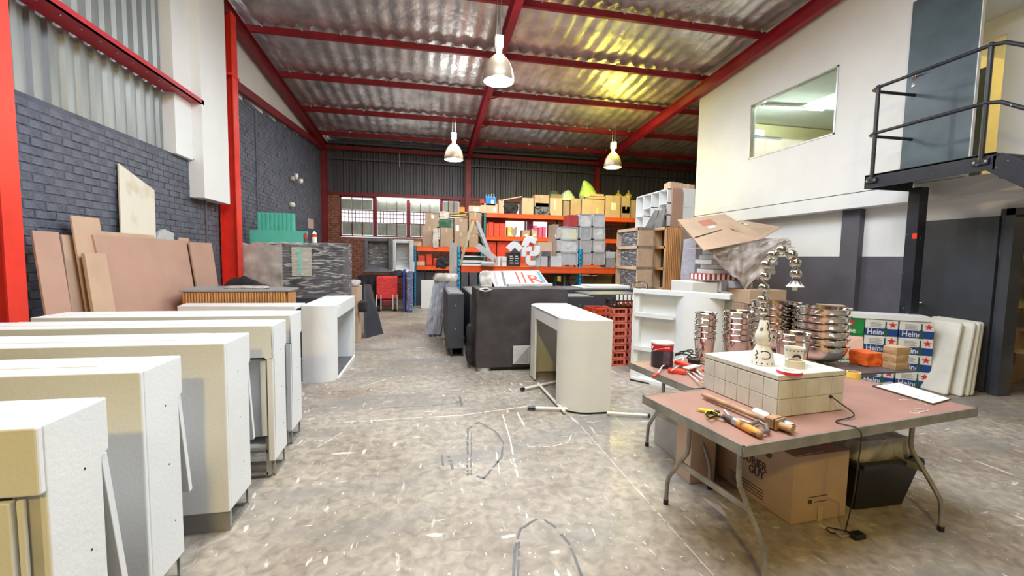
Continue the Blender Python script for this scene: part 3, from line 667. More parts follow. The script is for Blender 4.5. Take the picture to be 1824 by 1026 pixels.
# slatted wooden bar
t=thing('slatted_bar','curved bar clad in orange wood slats with dusty grey top, behind the white counters','bar',(-2.6,6.4,0))
p0=[(-3.02,6.05),(-1.83,6.10)]; topf=[(-3.05,6.0),(-1.8,6.05),(-1.78,6.45),(-2.1,6.62),(-3.2,6.8)]
MB().prism(topf,2,1.10,1.125).build('top',grey,t,bevel=.003)
skin([(-1.83,6.42),(-1.84,6.08),(-3.02,6.03),(-3.15,6.7)],.0,1.10,-.02,wood,'carcass',t)
for k in range(38): xx=-3.01+k*.0312; MB().tube([(xx,6.022+.0015*k/1.2,.02),(xx,6.022+.0015*k/1.2,1.095)],.013,6).build('slat',wood,t)
for k in range(9): MB().tube([(-1.815,6.1+k*.035,.02),(-1.815,6.1+k*.035,1.095)],.013,6).build('slat',wood,t)
setp(wrapbox(-2.65,6.15,1.126,-2.1,6.4,1.16,.02,9,2,16,.4).build('plastic_sheet',dustf,smooth=True),'crumpled plastic sheet lying on the slatted wooden bar','plastic sheet')
# black fabric heap on something black
setp(heap(-2.66,7.0,.0,.74,.19,1.25,4,3,54,.10).build('fabric_heap',blackc,smooth=True),'heap of black fabric in front of the beige sheeted stack','fabric')
# boards leaning on the left wall
def lean(name,label,cat,a,b_,zt,zb,xw,xf,th,mat,grp='boards leaning on the dark brick wall',shape=None,emat=None):
    """board between y=a..b_ leaning: top edge at (xw,zt), foot at (xf,zb)"""
    d=V((xf-xw,0,zb-zt)); n=V((zt-zb,0,xf-xw)).normalized()*th
    sh=shape or [(0,0),(1,0),(1,1),(0,1)]   # (u along y, v from foot to top)
    m=MB(); P=[V((xf,a[0],zb))*(1-u)*(1-v)+V((xf,b_[0],zb))*u*(1-v)+V((xw,a[1],zt))*(1-u)*v+V((xw,b_[1],zt))*u*v for u,v in sh]
    k=len(P); m.add(P+[p-n for p in P],[tuple(range(k)),tuple(range(k,2*k))[::-1]]+[(i,(i+1)%k,k+(i+1)%k,k+i) for i in range(k)])
    o=m.build(name,mat,bevel=.002); return setp(o,label,cat,grp)
lean('mdf_board','narrow pinkish MDF board standing apart nearest the red column','board',(4.17,4.43),(4.43,4.70),1.765,0,-3.35,-3.0,.018,mdf)
lean('mdf_board','tan board edge showing behind the short front board','board',(4.6,4.80),(4.87,5.05),1.745,0,-3.40,-3.14,.018,mdf2)
lean('mdf_board','tallest tan board, top sticking up above the other leaning boards','board',(4.74,4.88),(5.1,5.24),1.935,0,-3.37,-3.09,.018,mdf2)
lean('mdf_board','short tan board in front, left of the widest board','board',(4.65,4.84),(4.95,5.12),1.575,0,-3.25,-2.98,.03,mdf2)
lean('mdf_board','wide board peeking out above the widest pinkish board','board',(5.2,5.28),(6.1,6.2),1.805,0,-3.40,-3.1,.018,mdf2)
lean('mdf_board','widest pinkish MDF board leaning in the middle of the row','board',(5.06,5.08),(6.58,6.78),1.76,0,-3.33,-3.03,.022,mdf)
lean('mdf_board','pinkish board at the right end of the leaning row','board',(6.62,6.86),(7.2,7.50),1.745,0,-3.33,-3.0,.022,mdf)
lean('mdf_board','thin board edge between the widest board and the right end board','board',(6.5,6.72),(6.8,6.98),1.80,0,-3.39,-3.1,.016,mdf2)
lean('whitewashed_board','stained off-white board with slanted top standing high against the brick wall','board',(5.60,5.74),(6.22,6.38),2.60,1.2,-3.47,-3.40,.018,M('stained_whitewash',(.72,.67,.58),.7,var=.1,col2=(.55,.44,.30),c2=(.52,.72),vs=3),shape=[(0,0),(1,0),(1,.85),(0,1)])
lean('foam_offcut','grey white offcut with slanted corner on top of the leaning boards','offcut',(6.05,6.22),(6.60,6.72),1.90,1.45,-3.44,-3.41,.05,lgrey,shape=[(0,0),(1,0),(1,.9),(.55,1),(.35,.9)])
# conduit on the wall, lights, sign
setp(MB().tube([(-3.44,7.28,2.98),(-3.42,7.50,2.99),(-3.42,7.56,2.90),(-3.42,7.54,1.2)],.014,8).build('conduit',greyd,smooth=True),'dark electric conduit bending down the brick wall beside the boxed panel','conduit')
setp(MB().tube([(-3.53,9.98,4.6),(-3.53,9.97,2.3)],.012,6).build('conduit',greyd),'thin vertical conduit on the far dark brick bay','conduit')
t=thing('wall_spotlight','twin headed white spotlight on the far dark brick wall','light',(-3.45,12.5,3.6))
MB().box(-3.55,12.38,3.55,-3.50,12.48,3.65).tube([(-3.5,12.43,3.6),(-3.4,12.43,3.6)],.015,6).build('mount',lampw,t)
MB().lathe([(.02,0),(.05,.05),(.05,.14)],(-3.38,12.2,3.55),10).build('head',lampw,t); MB().lathe([(.02,0),(.06,.04),(.06,.12)],(-3.38,12.6,3.5),10).build('head',lampw,t)
setp(MB().lathe([(.0,-.06),(.07,-.05),(.09,0),(.06,.06),(0,.07)],(-3.50,12.2,2.88),12).build('bulkhead_light',lampw,smooth=True),'small round white bulkhead light on the far dark brick wall','light')
setp(BX(-3.55,13.9,2.38,-3.53,14.5,2.68).build('wall_notice',M('notice',(.62,.45,.42),.7),None),'small pinkish notice on the dark brick wall near the corner','sign')
# sheeted stack + teal boards
t=thing('sheeted_stack','beige plastic sheet draped over a stack in front of the far brick bay','sheeted stack',(-3.0,8.75,0))
BX(-3.3,8.62,0,-2.45,9.5,1.78).build('stack',greyd,t)
wrapbox(-3.32,8.5,.35,-2.42,9.25,1.80,.06,4,9,30,.06).build('sheet',dustf,t,smooth=True)
t=thing('teal_board','long flat teal board lying across the sheeted stack','board',(-2.9,9.35,1.8),0,'teal boards')
BX(-3.45,9.30,1.78,-2.40,9.37,2.06).build('board',teal,t,bevel=.004)
t=thing('teal_ribbed_board','square ribbed teal board standing behind the flat teal board','board',(-3.0,9.5,1.9),0,'teal boards')
BX(-3.36,9.45,1.85,-2.66,9.48,2.42).build('board',teal,t)
for k in range(9): BX(-3.35+k*.078,9.43,1.86,-3.30+k*.078,9.45,2.41).build('rib',teal,t,bevel=.006)
# stretch wrapped black display
t=thing('wrapped_display','black display frame wrapped in clear stretch film behind the curved counter','display',(-1.75,7.25,0))
x0,x1,y0,y1=-2.22,-1.26,7.2,7.55
BX(x0,y0,0,x1,y1,.95).build('base',blackb,t,bevel=.004)
MB().box(x0,y0,.95,x0+.09,y1,1.76).box(x1-.07,y0,.95,x1,y1,1.76).box(x0,y0,1.72,x1,y1,1.76).box(x0,y1-.03,.95,x1,y1,1.76).build('frame',blackb,t)
BX(x0+.13,y0+.02,1.25,x0+.42,y0+.03,1.72).build('pale_panel',M('beige_card',(.5,.45,.38),.6),t)
BX(x0+.22,y0+.01,1.28,x0+.27,y0+.02,1.70).build('teal_strip',teal,t)
def film_mat():
    m=M('stretch_film',(.80,.80,.84),.15,var=0,bump=.6,bs=9,stretch=(1,1,7)); nt=m.node_tree; N=nt.nodes; L=nt.links; p=N['Principled BSDF']
    tc=N.new('ShaderNodeTexCoord'); mp=N.new('ShaderNodeMapping'); mp.inputs['Scale'].default_value=(1,1,6); L.new(tc.outputs['Object'],mp.inputs[0])
    n=N.new('ShaderNodeTexNoise'); n.inputs['Scale'].default_value=6; n.inputs['Detail'].default_value=8; n.inputs['Distortion'].default_value=.8; L.new(mp.outputs[0],n.inputs[0])
    r=N.new('ShaderNodeValToRGB'); r.color_ramp.elements[0].position=.50; r.color_ramp.elements[0].color=(.10,)*3+(1,); r.color_ramp.elements[1].position=.72; r.color_ramp.elements[1].color=(.75,)*3+(1,); L.new(n.outputs[0],r.inputs[0]); L.new(r.outputs[0],p.inputs['Alpha'])
    return m
filmw=film_mat()
b=MB()
b.grid(lambda u,v:V((x0-.012+(x1-x0+.024)*u,y0-.012+.008*nz((u*8,v*20,0),1,5),.9+.88*v)),40,40).build('film',filmw,t,smooth=True)
MB().grid(lambda u,v:V((x1+.012+.01*nz((u*8,v*20,3),1,6),y0-.01+(y1-y0)*u,.9+.88*v)),16,40).build('film',filmw,t,smooth=True)
MB().grid(lambda u,v:V((x0+(x1-x0)*u,y0+(y1-y0)*v,1.775+.015*nz((u*8,v*6,3),1,7))),20,10).build('film',filmw,t,smooth=True)
for i,(x,c_,h,l) in enumerate([(-1.93,greyd,.16,'dark spray can on top of the wrapped display'),(-1.80,paper,.19,'white and red can on top of the wrapped display')]):
    t=thing('spray_can',l,'can',(x,7.42,1.78),0,'cans on the wrapped display'); MB(WM[t.name]).lathe([(.035,0),(.035,h*.8),(.03,h*.85),(.015,h*.9),(.015,h)],(0,0,0),14).build('body',c_,t,smooth=True)
    MB(WM[t.name]).lathe([(.036,h*.5),(.036,h*.75)],(0,0,0),14).build('band',redp,t,smooth=True)
# brown box and black board by the aisle
t=thing('tall_carton','tall narrow brown carton standing beside the wrapped display','box',(-1.32,8.2,0)); BX(-1.42,8.1,0,-1.24,8.6,1.02).build('body',kraft2,t,bevel=.005); BX(-1.40,8.095,.5,-1.26,8.10,.56).build('tape',tape,t)
setp(wrapbox(-1.45,8.1,1.025,-1.22,8.3,1.13,.04,9,4,10,.4).build('plastic_scrap',dustf,smooth=True),'crumpled clear plastic on top of the tall narrow carton','plastic')
b=MB(); b.add([(-1.20,8.45,0),(-.92,8.95,0),(-1.18,9.1,1.0),(-1.24,8.8,1.02),(-1.16,8.45,0),(-.88,8.95,0),(-1.14,9.1,1.0),(-1.20,8.8,1.02)],[(0,1,2,3),(7,6,5,4),(0,4,5,1),(1,5,6,2),(2,6,7,3),(3,7,4,0)])
setp(b.build('display_board',blackb),'dark grey board leaning beside the tall narrow carton','panel')
setp(wrapbox(-1.24,8.0,.55,-1.08,8.3,.75,.03,8,5,8,.4).build('black_bag',blackc,smooth=True),'small black cloth bag hanging on the tall narrow carton','bag')
bpy.data.objects['black_bag'].location.z=.55
# ================================================================= FAR LEFT: moulded displays, cloth table, trolley
def tub(label,px,Y,mat,d=.5):
    a=AY(px[0],px[3],Y); c=AY(px[2],px[1],Y); t=thing('moulded_display',label,'display stand',((a.x+c.x)/2,Y+d/2,0),0,'moulded plastic display stands')
    x0,x1,z0,z1=a.x,c.x,a.z,c.z; w=x1-x0
    BX(x0,Y+d-.04,z0,x1,Y+d,z1).build('back',mat,t,bevel=.02); BX(x0,Y+.05,z0,x0+.10,Y+d,z1-.05).build('side',mat,t,bevel=.02); BX(x1-.12,Y+.05,z0,x1,Y+d,z1-.02).build('side',mat,t,bevel=.02)
    MB().prism([(Y-.05,z0),(Y+d,z0),(Y+d,z0+.32),(Y+.1,z0+.10)],0,x0-.02,x1+.02).build('foot_slope',mat,t,bevel=.015)
    BX(x0+.1,Y+.12,z1-.12,x1-.1,Y+d,z1-.05).build('shelf',mat,t,bevel=.01)
    MB().grid(lambda u,v:V((x0+.1+(w-.22)*u,Y+.3+.05*nz((u*3,v*3,1),1,2),z0+.2+(z1-z0-.3)*v)),12,12).build('inner_film',filmw,t,smooth=True)
    return t
cl=thing('cloth_table','table under a floor length black cloth, left of the red trolley','table',(-1.5,13.2,0))
BX(-1.95,12.9,.95,-.45,13.9,1.0).build('tabletop',greyd,cl); 
for x in (-1.9,-.5):
    for y in (12.95,13.85): BX(x-.02,y-.02,0,x+.02,y+.02,.95).build('leg',steel,cl)
MB().grid(lambda u,v:V((-1.98+.72*u,12.86+.06*sin(u*22)*(1-v)*.6,.12+.89*v)),40,10).build('cloth',blackc,cl,smooth=True)
BX(-1.32,12.86,.45,-1.24,12.90,1.0).build('grey_strip',lgrey,cl)
tub('black moulded display stand wrapped in film under the brick wall windows',(648,423,698,484),13.0,greyd)
tub('light grey moulded display stand beside the black one under the windows',(699,426,736,485),13.0,lgrey)
setp(heap(-.85,12.95,1.0,.26,.2,.16,3,6,18).build('black_bag',blackc,smooth=True),'black bag lying on the table above the red trolley','bag')
t=thing('red_trolley','red film wrapped hand trolley with two black wheels in the far aisle','trolley',(-1.13,12.7,0))
MB().box(-1.43,12.55,.35,-.84,12.85,1.0).build('wrapped_body',M('red_film',(.75,.05,.06),.2,var=.3,vs=9,bump=.5,bs=12,stretch=(1,1,4)),t,bevel=.03)
for x in (-1.42,-1.30,-.97,-.85): MB().tube([(x,12.52,.05),(x,12.53,.48)],.015,6).build('frame_tube',lampw,t)
BX(-1.3,12.55,.12,-.97,12.8,.34).build('load',M('maroon_load',(.2,.02,.03),.5),t,bevel=.05)
for x in (-1.36,-.91): MB().tube([(x-.03,12.55,.09),(x+.03,12.55,.09)],.09,14).build('wheel',blackp,t)
t=thing('blue_board','dark blue plastic panel standing upright left of the rack','panel',(-.6,12.4,0),0,'film wrapped blue panels'); BX(-.68,12.3,0,-.62,13.0,1.2).build('body',bluepl,t,bevel=.01)
t=thing('blue_board','film wrapped blue panel standing next to the rack post','panel',(-.5,12.4,0),0,'film wrapped blue panels'); BX(-.55,12.25,0,-.42,13.0,1.15).build('body',bluepl,t,bevel=.01); MB().grid(lambda u,v:V((-.57+.17*u,12.23,.05+1.15*v)),6,20).build('film',filmw,t)
# ================================================================= RACKS
def rack(name,label,x0,xs,y0,d,zpost,beams,pm,group=None):
    t=thing(name,label,'rack',(xs[0],y0,0),0,'pallet racks')
    for x in xs:
        for y in (y0,y0+d):
            MB().box(x-.045,y-.035,0,x+.045,y-.02,zpost).box(x-.045,y-.035,0,x-.03,y+.035,zpost).box(x+.03,y-.035,0,x+.045,y+.035,zpost).build('post',pm,t)
        if xs.index(x)<3:
            b=MB(); z=.15
            while z<zpost-.1: b.box(x-.012,y0-.038,z,x+.012,y0-.034,z+.035); z+=.1
            b.build('post_slots',blackp,t)
        k=0; z=.2
        while z+.5<zpost: MB().bar((x,y0+(d if k%2 else 0),z),(x,y0+(0 if k%2 else d),z+.5),.03,.03).build('brace',pm,t); z+=.5; k+=1
    for (a,b_,z,h) in beams:
        for y in (y0-.03,y0+d): MB().box(a,y-.02,z-h,b_,y+.02,z).box(a,y-.027,z-h,b_,y-.02,z-h*.72).box(a,y-.027,z-.02,b_,y-.02,z).build('beam',oran,t)
        BX(a,y0,z-.025,b_,y0+d-.03,z-.005).build('shelf_board',kraft3,t)
    return t
rack('pallet_rack','low orange and blue pallet rack at the left below the windows',-.38,[-.38,1.73],13.8,1.0,1.92,[(-.34,1.72,1.90,.15),(-.34,1.72,1.29,.13)],bluer)
rack('pallet_rack','tall orange pallet rack with green posts along the back wall',1.8,[1.82,4.55,7.3,9.4],13.8,1.0,3.0,[(1.86,9.4,3.02,.14),(1.86,9.4,2.28,.14),(1.86,9.4,1.45,.13)],greenr)
rack('pallet_rack','nearest low orange pallet rack with bright blue posts',.68,[.68,3.51,4.62],9.5,.9,1.82,[(.73,4.66,1.39,.14)],M('bright_blue_rack_steel',(.02,.36,.68),.4,var=.1))
# ---- cartons by pixel rectangle at a rack's depth
def pbox(px,Y,d,label,mat=kraft,name='cardboard_box',cat='box',grp=None,z0=None,bevel=.006,tapes=True,lab=None,flap=False,seam=False):
    a=AY(px[0],px[3],Y); c=AY(px[2],px[1],Y); x0,x1=a.x,c.x; zb=a.z if z0 is None else z0; zt=c.z
    t=thing(name,label,cat,((x0+x1)/2,Y+d/2,zb),0,grp); x0+=.004;x1-=.004
    bo=BX(x0,Y,zb,x1,Y+d,zt).build('body',mat,t,bevel=bevel); xm=(x0+x1)/2; w=x1-x0; h=zt-zb
    if tapes: BX(xm-.025,Y-.003,zt-h*.25,xm+.025,Y-.0005,zt-.002).build('tape',tape,bo)
    if seam: BX(x0+.003,Y-.002,zb+h*.5,x1-.003,Y-.0005,zb+h*.5+.008).build('seam',mdfe,bo)
    if lab: BX(x0+w*lab[0],Y-.004,zb+h*lab[1],x0+w*lab[2],Y-.001,zb+h*lab[3]).build('label',paper,bo)
    if flap: MB().add([(x0,Y,zt),(x1,Y,zt),(x1,Y-.10,zt+.09),(x0,Y-.10,zt+.09),(x0,Y,zt+.006),(x1,Y,zt+.006),(x1,Y-.10,zt+.096),(x0,Y-.10,zt+.096)],[(0,3,2,1),(4,5,6,7),(0,1,5,4),(1,2,6,5),(2,3,7,6),(3,0,4,7)]).build('flap',mat,t)
    return t
gA='boxes on the low back rack'; YA=13.85; zA=1.905
pbox((752,403,779,441),YA,.55,'wide brown box low at the left end of the back rack',kraft3,grp=gA,z0=zA,seam=True)
zz=AY(760,403,YA).z
pbox((757,380,782,403),YA,.5,'brown box with white label, on top at the left end of the back rack',kraft3,grp=gA,z0=zz,lab=(.45,.6,.65,.85))
pbox((784,406,807,441),YA,.5,'tall narrow brown box under the green bag',kraft3,grp=gA,z0=zA)
setp(wrapbox(AY(780,0,YA).x,YA,AY(800,406,YA).z,AY(807,0,YA).x,YA+.4,AY(800,391,YA).z,.03,7,3,10,.25).build('green_bag',M('dark_green_bag',(.02,.10,.05),.5,var=.3),smooth=True),'dark green bag on the tall narrow box','bag')
setp(wrapbox(AY(783,0,YA).x,YA,AY(800,391,YA).z,AY(802,0,YA).x,YA+.35,AY(800,376,YA).z,.05,7,6,10,.4).build('white_sack',M('dirty_white_sack',(.52,.47,.42),.7,var=.15),smooth=True),'dirty white sack on top of the dark green bag','bag')
pbox((809,414,834,441),YA,.5,'brown box at the bottom under the white labelled box',kraft3,grp=gA,z0=zA)
pbox((809,389,833,414),YA,.5,'brown box with white label left of the ladder top',kraft3,grp=gA,z0=AY(800,414,YA).z,lab=(.1,.1,.35,.5))
pbox((835,416,852,441),YA,.5,'small brown box behind the ladder on the back rack',kraft3,grp=gA,z0=zA)
pbox((835,377,858,416),YA,.5,'tall brown box behind the ladder top',kraft3,grp=gA,z0=AY(800,416,YA).z,seam=True)
pbox((835,367,857,377),YA,.5,'flat brown box with long white label, highest above the ladder',kraft2,grp=gA,z0=AY(800,377,YA).z,tapes=False,lab=(.35,.2,.85,.75))
for i,(q,mt,l) in enumerate([((802,385,833,389),paper,'white card sheet lying on the labelled brown box'),((804,381,831,385),yell,'yellowish card lying on the white card sheet'),((802,377,833,380.5),kraft2,'pale flattened carton on top of the stacked cards')]):
    a=AY(q[0],q[3],YA);c=AY(q[2],q[1],YA); setp(MB().bar((a.x,YA+.25,a.z+.02),(c.x,YA+.25,c.z-.02),.4,.02).build('card_sheet',mt),l,'card','flat cards on the back rack boxes')
pbox((818,369,828,378),YA,.12,'small orange card box standing on the flat cards',M('orange_card',(.9,.22,.02),.5),grp=None,tapes=False,z0=AY(800,377,YA).z)
pbox((735,430,751,441),YA-.02,.35,'crumpled small carton at the very left of the back rack',kraft2,grp=gA,z0=zA,flap=True)
o=setp(wrapbox(AY(772,0,13.7).x,13.7,AY(800,443,13.7).z,AY(783,0,13.7).x,13.78,AY(800,407,13.7).z,.03,7,8,10,.3).build('plastic_bag',dustf,smooth=True),'clear plastic bag hanging over the back rack beam','bag')
# second shelf: red tools
gR='red plastic tool cases on the back rack'
for i,(q,l) in enumerate([((744,455,757,464),'red tool case at the left of the middle shelf'),((758,452,770,470),'tall red tool case in the middle of the shelf'),((771,460,781,470),'small red tool part near the black bag')]):
    pbox(q,13.86,.3,l,redp,'tool_case','tool case',gR,tapes=False,z0=1.295,bevel=.03)
pbox((741,466,757,474),13.84,.3,'short open carton on the middle shelf',kraft2,z0=1.295,tapes=False)
setp(wrapbox(AY(779,0,13.7).x,13.72,1.16,AY(803,0,13.7).x,14.1,AY(800,457,13.7).z,.05,7,11,12,.4).build('black_bag',blackc,smooth=True),'black bag slumping over the middle shelf beam','bag')
# under the low back rack
for q,l in (((741,484,757,510),'black speaker box under the back rack at the left'),((758,484,777,510),'black speaker box under the back rack at the right')): pbox(q,13.9,.6,l,blackb,'speaker_box','box','black boxes under the back rack',z0=0,tapes=False)
a=AY(750,545,13.2);c=AY(778,499,13.2); setp(BX(a.x,13.2,0,c.x,13.24,c.z).build('white_board',white,bevel=.003),'plain white board standing on the floor below the back rack','board')
pbox((778,488,796,512),13.9,.5,'dark box beside the white board under the rack',greyd,'storage_box','box',z0=0,tapes=False,lab=(.3,.72,.8,.92))
setp(BX(AY(803,0,9.35).x,9.3,0,AY(817,0,9.35).x,9.36,AY(800,432,9.35).z).build('upright_plank',M('grey_plank',(.42,.38,.35),.7,var=.2)),'greyish upright plank beside the near blue rack post','plank')
# rack C top row
gC='boxes along the top of the tall rack'; zC=3.025
pbox((856,363,887,378),YA,.5,'flat brown box at the left end of the top row',kraft2,grp=gC,z0=zC,lab=(.75,.2,.9,.6),tapes=False)
zz=AY(800,363,YA).z
t=pbox((865,352,883,363),YA,.3,'blue shrink wrapped bottle pack on the flat brown box',M('blue_film_pack',(.03,.22,.60),.25,var=.3),'bottle_pack','pack',z0=zz,tapes=False,lab=(.55,.2,.85,.7))
for k in range(4): a=AY(867+k*4.5,351,YA); MB().lathe([(.035,0),(.035,.06),(.015,.1),(.015,.13)],(a.x,YA+.1,a.z-.03),8).build('bottle_top',M('bottle_blue',(.05,.2,.4),.2),t)
pbox((855,355,863,363),YA,.3,'small dark red carton left of the blue bottle pack',stripe_r,z0=zz,tapes=False)
t=pbox((888,356,898,378),YA,.5,'open carton full of black tubing on the tall rack',kraft2,grp=gC,z0=zC,tapes=False)
setp(wrapbox(AY(896,0,YA).x,YA,zC,AY(930,0,YA).x,YA+.5,AY(800,356,YA).z,.07,5,15,16,.35).build('black_tubing',blackc,smooth=True),'heap of black tubing and fabric between two cartons','tubing')
a=AY(892,357,YA);c=AY(929,350,YA); setp(MB().bar((a.x,YA+.2,a.z),(c.x,YA+.2,c.z),.4,.035).build('flat_carton',kraft2),'flattened carton lying askew over the black tubing','box')
pbox((930,353,951,380),YA,.5,'plain square brown box right of the black tubing',kraft2,grp=gC,z0=zC)
t=pbox((953,362,978,381),YA,.45,'dark grey box printed with curved black marks',M('slate_card',(.13,.15,.19),.6),grp=gC,z0=zC,tapes=False)
for cx_,cz_,r_ in ((.2,.75,.1),(.62,.5,.13),(.42,.35,.1),(.85,.15,.12),(.15,.1,.08)):
    a=AY(953,381,YA);c=AY(978,362,YA); px=a.x+(c.x-a.x)*cx_; pz=zC+(c.z-zC)*cz_
    MB().tube([(px+r_*cos(q),YA-.004,pz+r_*sin(q)) for q in [R_(200+ k*20) for k in range(9)]],.018,6).build('curved_mark',blackp,t)
pbox((952,348,978,362),YA,.45,'pale brown box stacked on the dark grey printed box',kraft,grp=gC,z0=AY(800,362,YA).z)
pbox((979,353,1002,381),YA,.5,'brown box with peeling white tape down its front',kraft2,grp=gC,z0=zC,lab=(.35,.3,.45,.9),flap=True)
pbox((1003,358,1015,382),YA,.5,'narrow reddish brown box between two pale ones',kraft3,grp=gC,z0=zC,tapes=False)
pbox((1016,354,1035,382),YA,.5,'brown box just left of the widest one',kraft,grp=gC,z0=zC)
pbox((1036,356,1077,382),YA,.5,'widest brown box on the tall rack with a tape strip',kraft2,grp=gC,z0=zC,lab=(.68,.0,.72,.5))
pbox((1078,349,1106,384),YA,.5,'deep yellow brown box with square white label',kraft2,grp=gC,z0=zC-.02,lab=(.36,.36,.7,.68))
pbox((1107,368,1123,385),YA,.5,'small brown box right of the white labelled box',kraft,grp=gC,z0=zC-.03)
pbox((1108,350,1123,368),YA,.5,'folded yellow lit carton on the small brown box',kraft2,grp=gC,z0=AY(800,368,YA).z,tapes=False)
pbox((1124,357,1136,386),YA,.5,'last brown box before the white shelf unit',kraft,grp=gC,z0=zC-.03)
def bag(px,Y,d,label,mat,seed,name='plastic_bag',tip=None):
    a=AY(px[0],px[3],Y);c=AY(px[2],px[1],Y); w=(c.x-a.x)/2; h=c.z-a.z; xc=(a.x+c.x)/2; tp=tip if tip is not None else 0
    def fn(u,v):
        an=u*2*pi; r=(1-v)**.55; x=xc+w*r*cos(an)*(1+.2*nz((cos(an)*2,sin(an)*2,v*2),1,seed))+tp*w*v*v; y=Y+d/2+d/2*r*sin(an)
        return V((x,y,a.z+h*(v**.9)))
    return setp(MB().grid(fn,24,14,True).build(name,mat,smooth=True),label,'bag')
bag((1036,320,1069,350),YA,.5,'bright lime plastic bag rising to a peak above the boxes',greenbag,3,tip=-.45)
bag((998,337,1029,356),YA,.5,'pale green plastic bag slumped on the boxes',M('pale_green_plastic',(.42,.52,.34),.4,bump=.4,bs=12),5,tip=.2)
bag((975,338,1004,352),YA+.2,.4,'dark green sack behind the pale green bag',M('dark_green_cloth',(.05,.08,.04),.8),7,'sack')
for k,(q,l) in enumerate([((1048,350,1078,353.5),'lower folded carton under the lime bag'),((1050,346,1076,350),'upper folded carton under the lime bag')]): pbox(q,YA,.4,l,kraft2,'flat_carton','box',tapes=False)
for k,(px_,l) in enumerate([(1038,'left of two glass jars on the tall rack boxes'),(1047,'right of two glass jars on the tall rack boxes')]):
    a=AY(px_,356,YA-.0); t=thing('glass_jar',l,'jar',(a.x,YA+.1,a.z),0,'small jars'); MB(WM[t.name]).lathe([(.07,0),(.08,.02),(.08,.10),(.05,.14),(.05,.16)],(0,0,0),12).build('body',M('jar_glass',(.6,.6,.4),.1,trans=.6),t,smooth=True); MB(WM[t.name]).lathe([(.055,.15),(.055,.18),(0,.18)],(0,0,0),12).build('lid',steel,t)
for k,(px_,l) in enumerate([(1107,'yellow lit glass demijohn at the left'),(1125,'yellow lit glass demijohn at the right')]):
    a=AY(px_,352,YA); t=thing('demijohn',l,'bottle',(a.x,YA+.25,a.z-.02),0,'round glass demijohns'); MB(WM[t.name]).lathe([(.08,0),(.13,.05),(.13,.12),(.06,.2),(.03,.23),(.03,.27),(.05,.275),(.05,.29),(0,.29)],(0,0,0),16).build('body',M('amber_glass',(.65,.55,.1),.08,trans=.4),t,smooth=True)
# rack C second level
z2=2.285
for i,(q,l) in enumerate([((865,398,870,421),'leftmost slim red carton'),((870,396,879.5,421),'tallest red carton, second from the left'),((880,398,890,421),'middle red carton of the red row'),((890.5,398,901,421),'rightmost red carton of the red row')]): pbox(q,13.86,.4,l+' on the tall rack shelf',redb,grp='red cartons on the tall rack',z0=z2,tapes=False,seam=True)
pbox((860,386,901,397),14.3,.3,'long dark red carton behind the red row',stripe_r,tapes=False,z0=AY(800,400,14.3).z)
t=thing('glass_bowl_stack','stack of clear glass bowls on the tall rack shelf','bowls',(AY(920,0,14).x,14,z2))
for k in range(4): MB(WM[t.name]).open_lathe([(.08,.06*k),(.13,.1+.06*k),(.14,.13+.06*k)],(0,0,0),18).build('bowl',M('bowl_glass',(.8,.75,.75),.05,trans=.5),t,smooth=True)
for q,mt,l in (((904,404,914,421),yell,'yellow and white packet left of the glass bowls'),((930,410,944,422),kraft,'open brown box right of the glass bowls'),((947,408,958,423),kraft2,'pale brown box left of the pink cartons')): pbox(q,13.9,.35,l,mt,z0=z2,tapes=False,lab=(.3,.1,.7,.4))
for q,l in (((950,402,957,409),'small pink carton on the pale brown box'),((959,405,966,422),'left bright pink carton'),((966.5,404,973,422),'right bright pink carton')): pbox(q,13.88,.3,l+' on the tall rack',pink,grp='pink cartons',tapes=False,z0=None if '409' in str(q) else z2)
pbox((941,392,950,412),14.25,.3,'purple pink roll carton standing behind the brown box',M('magenta_card',(.4,.03,.15),.5),z0=z2,tapes=False)
# rack C third level red crates
pbox((866,431,884,456),13.86,.6,'red crate at the left on the lower tall rack shelf',redp,'red_crate','crate','long red crates',z0=1.455,tapes=False,seam=True)
pbox((885,432,984,456),13.86,.6,'long red crate beneath the row of red cartons',redp,'red_crate','crate','long red crates',z0=1.455,tapes=False,seam=True)
# ================================================================= NEAR RACK SHELF
YN=9.5; zN=1.395
def nb(*a,**k): return pbox(*a,**k)
for i,(q,l) in enumerate([((822,468,866,472.5),'bottom white sheet of the stack beside the near blue post'),((822,464,864,467.5),'middle white sheet of the stack beside the near blue post')]):
    nb(q,YN,.6,l,white,'white_sheet','board','white sheets',tapes=False,z0=zN+.045*i,bevel=.003)
nb((822,459,862,463.5),YN+.1,.5,'dark green box between the white sheets',M('dark_green_card',(.04,.10,.07),.6),tapes=False,z0=zN+.09)
nb((822,456,866,458.5),YN,.6,'top white sheet lying over the dark green box',white,'white_sheet','board','white sheets',tapes=False,z0=AY(920,459,YN).z,bevel=.002)
# folding ladder
t=thing('folding_ladder','grey aluminium folding ladder with orange cap standing on the near rack shelf','ladder',(1.1,9.55,zN))
tp=AY(846,392,9.45); f1=AY(821,456,9.45); f2=AY(880,468,9.45)
BX(tp.x-.07,9.38,tp.z-.03,tp.x+.07,9.62,tp.z+.03).build('cap',M('orange_ladder_cap',(.85,.22,.05),.5),t,bevel=.01)
f1=V((f1.x-.02,9.6,zN)); 
for y in (9.42,9.66): MB().bar((tp.x-.04,y-.04,tp.z-.02),(f1.x,y,zN+.01),.02,.045).build('rear_rail',steel,t)
for y in (9.40,9.64): MB().bar((tp.x+.04,y-.02,tp.z-.02),(f2.x,y,zN+.02),.025,.07).build('front_rail',lgrey,t)
for k in range(5): q=.2+.16*k; xx=tp.x+.04+(f2.x-tp.x-.04)*q; z=tp.z+(zN-tp.z)*q; BX(xx-.03,9.40,z-.012,xx+.04,9.64,z+.012).build('step',steel,t)
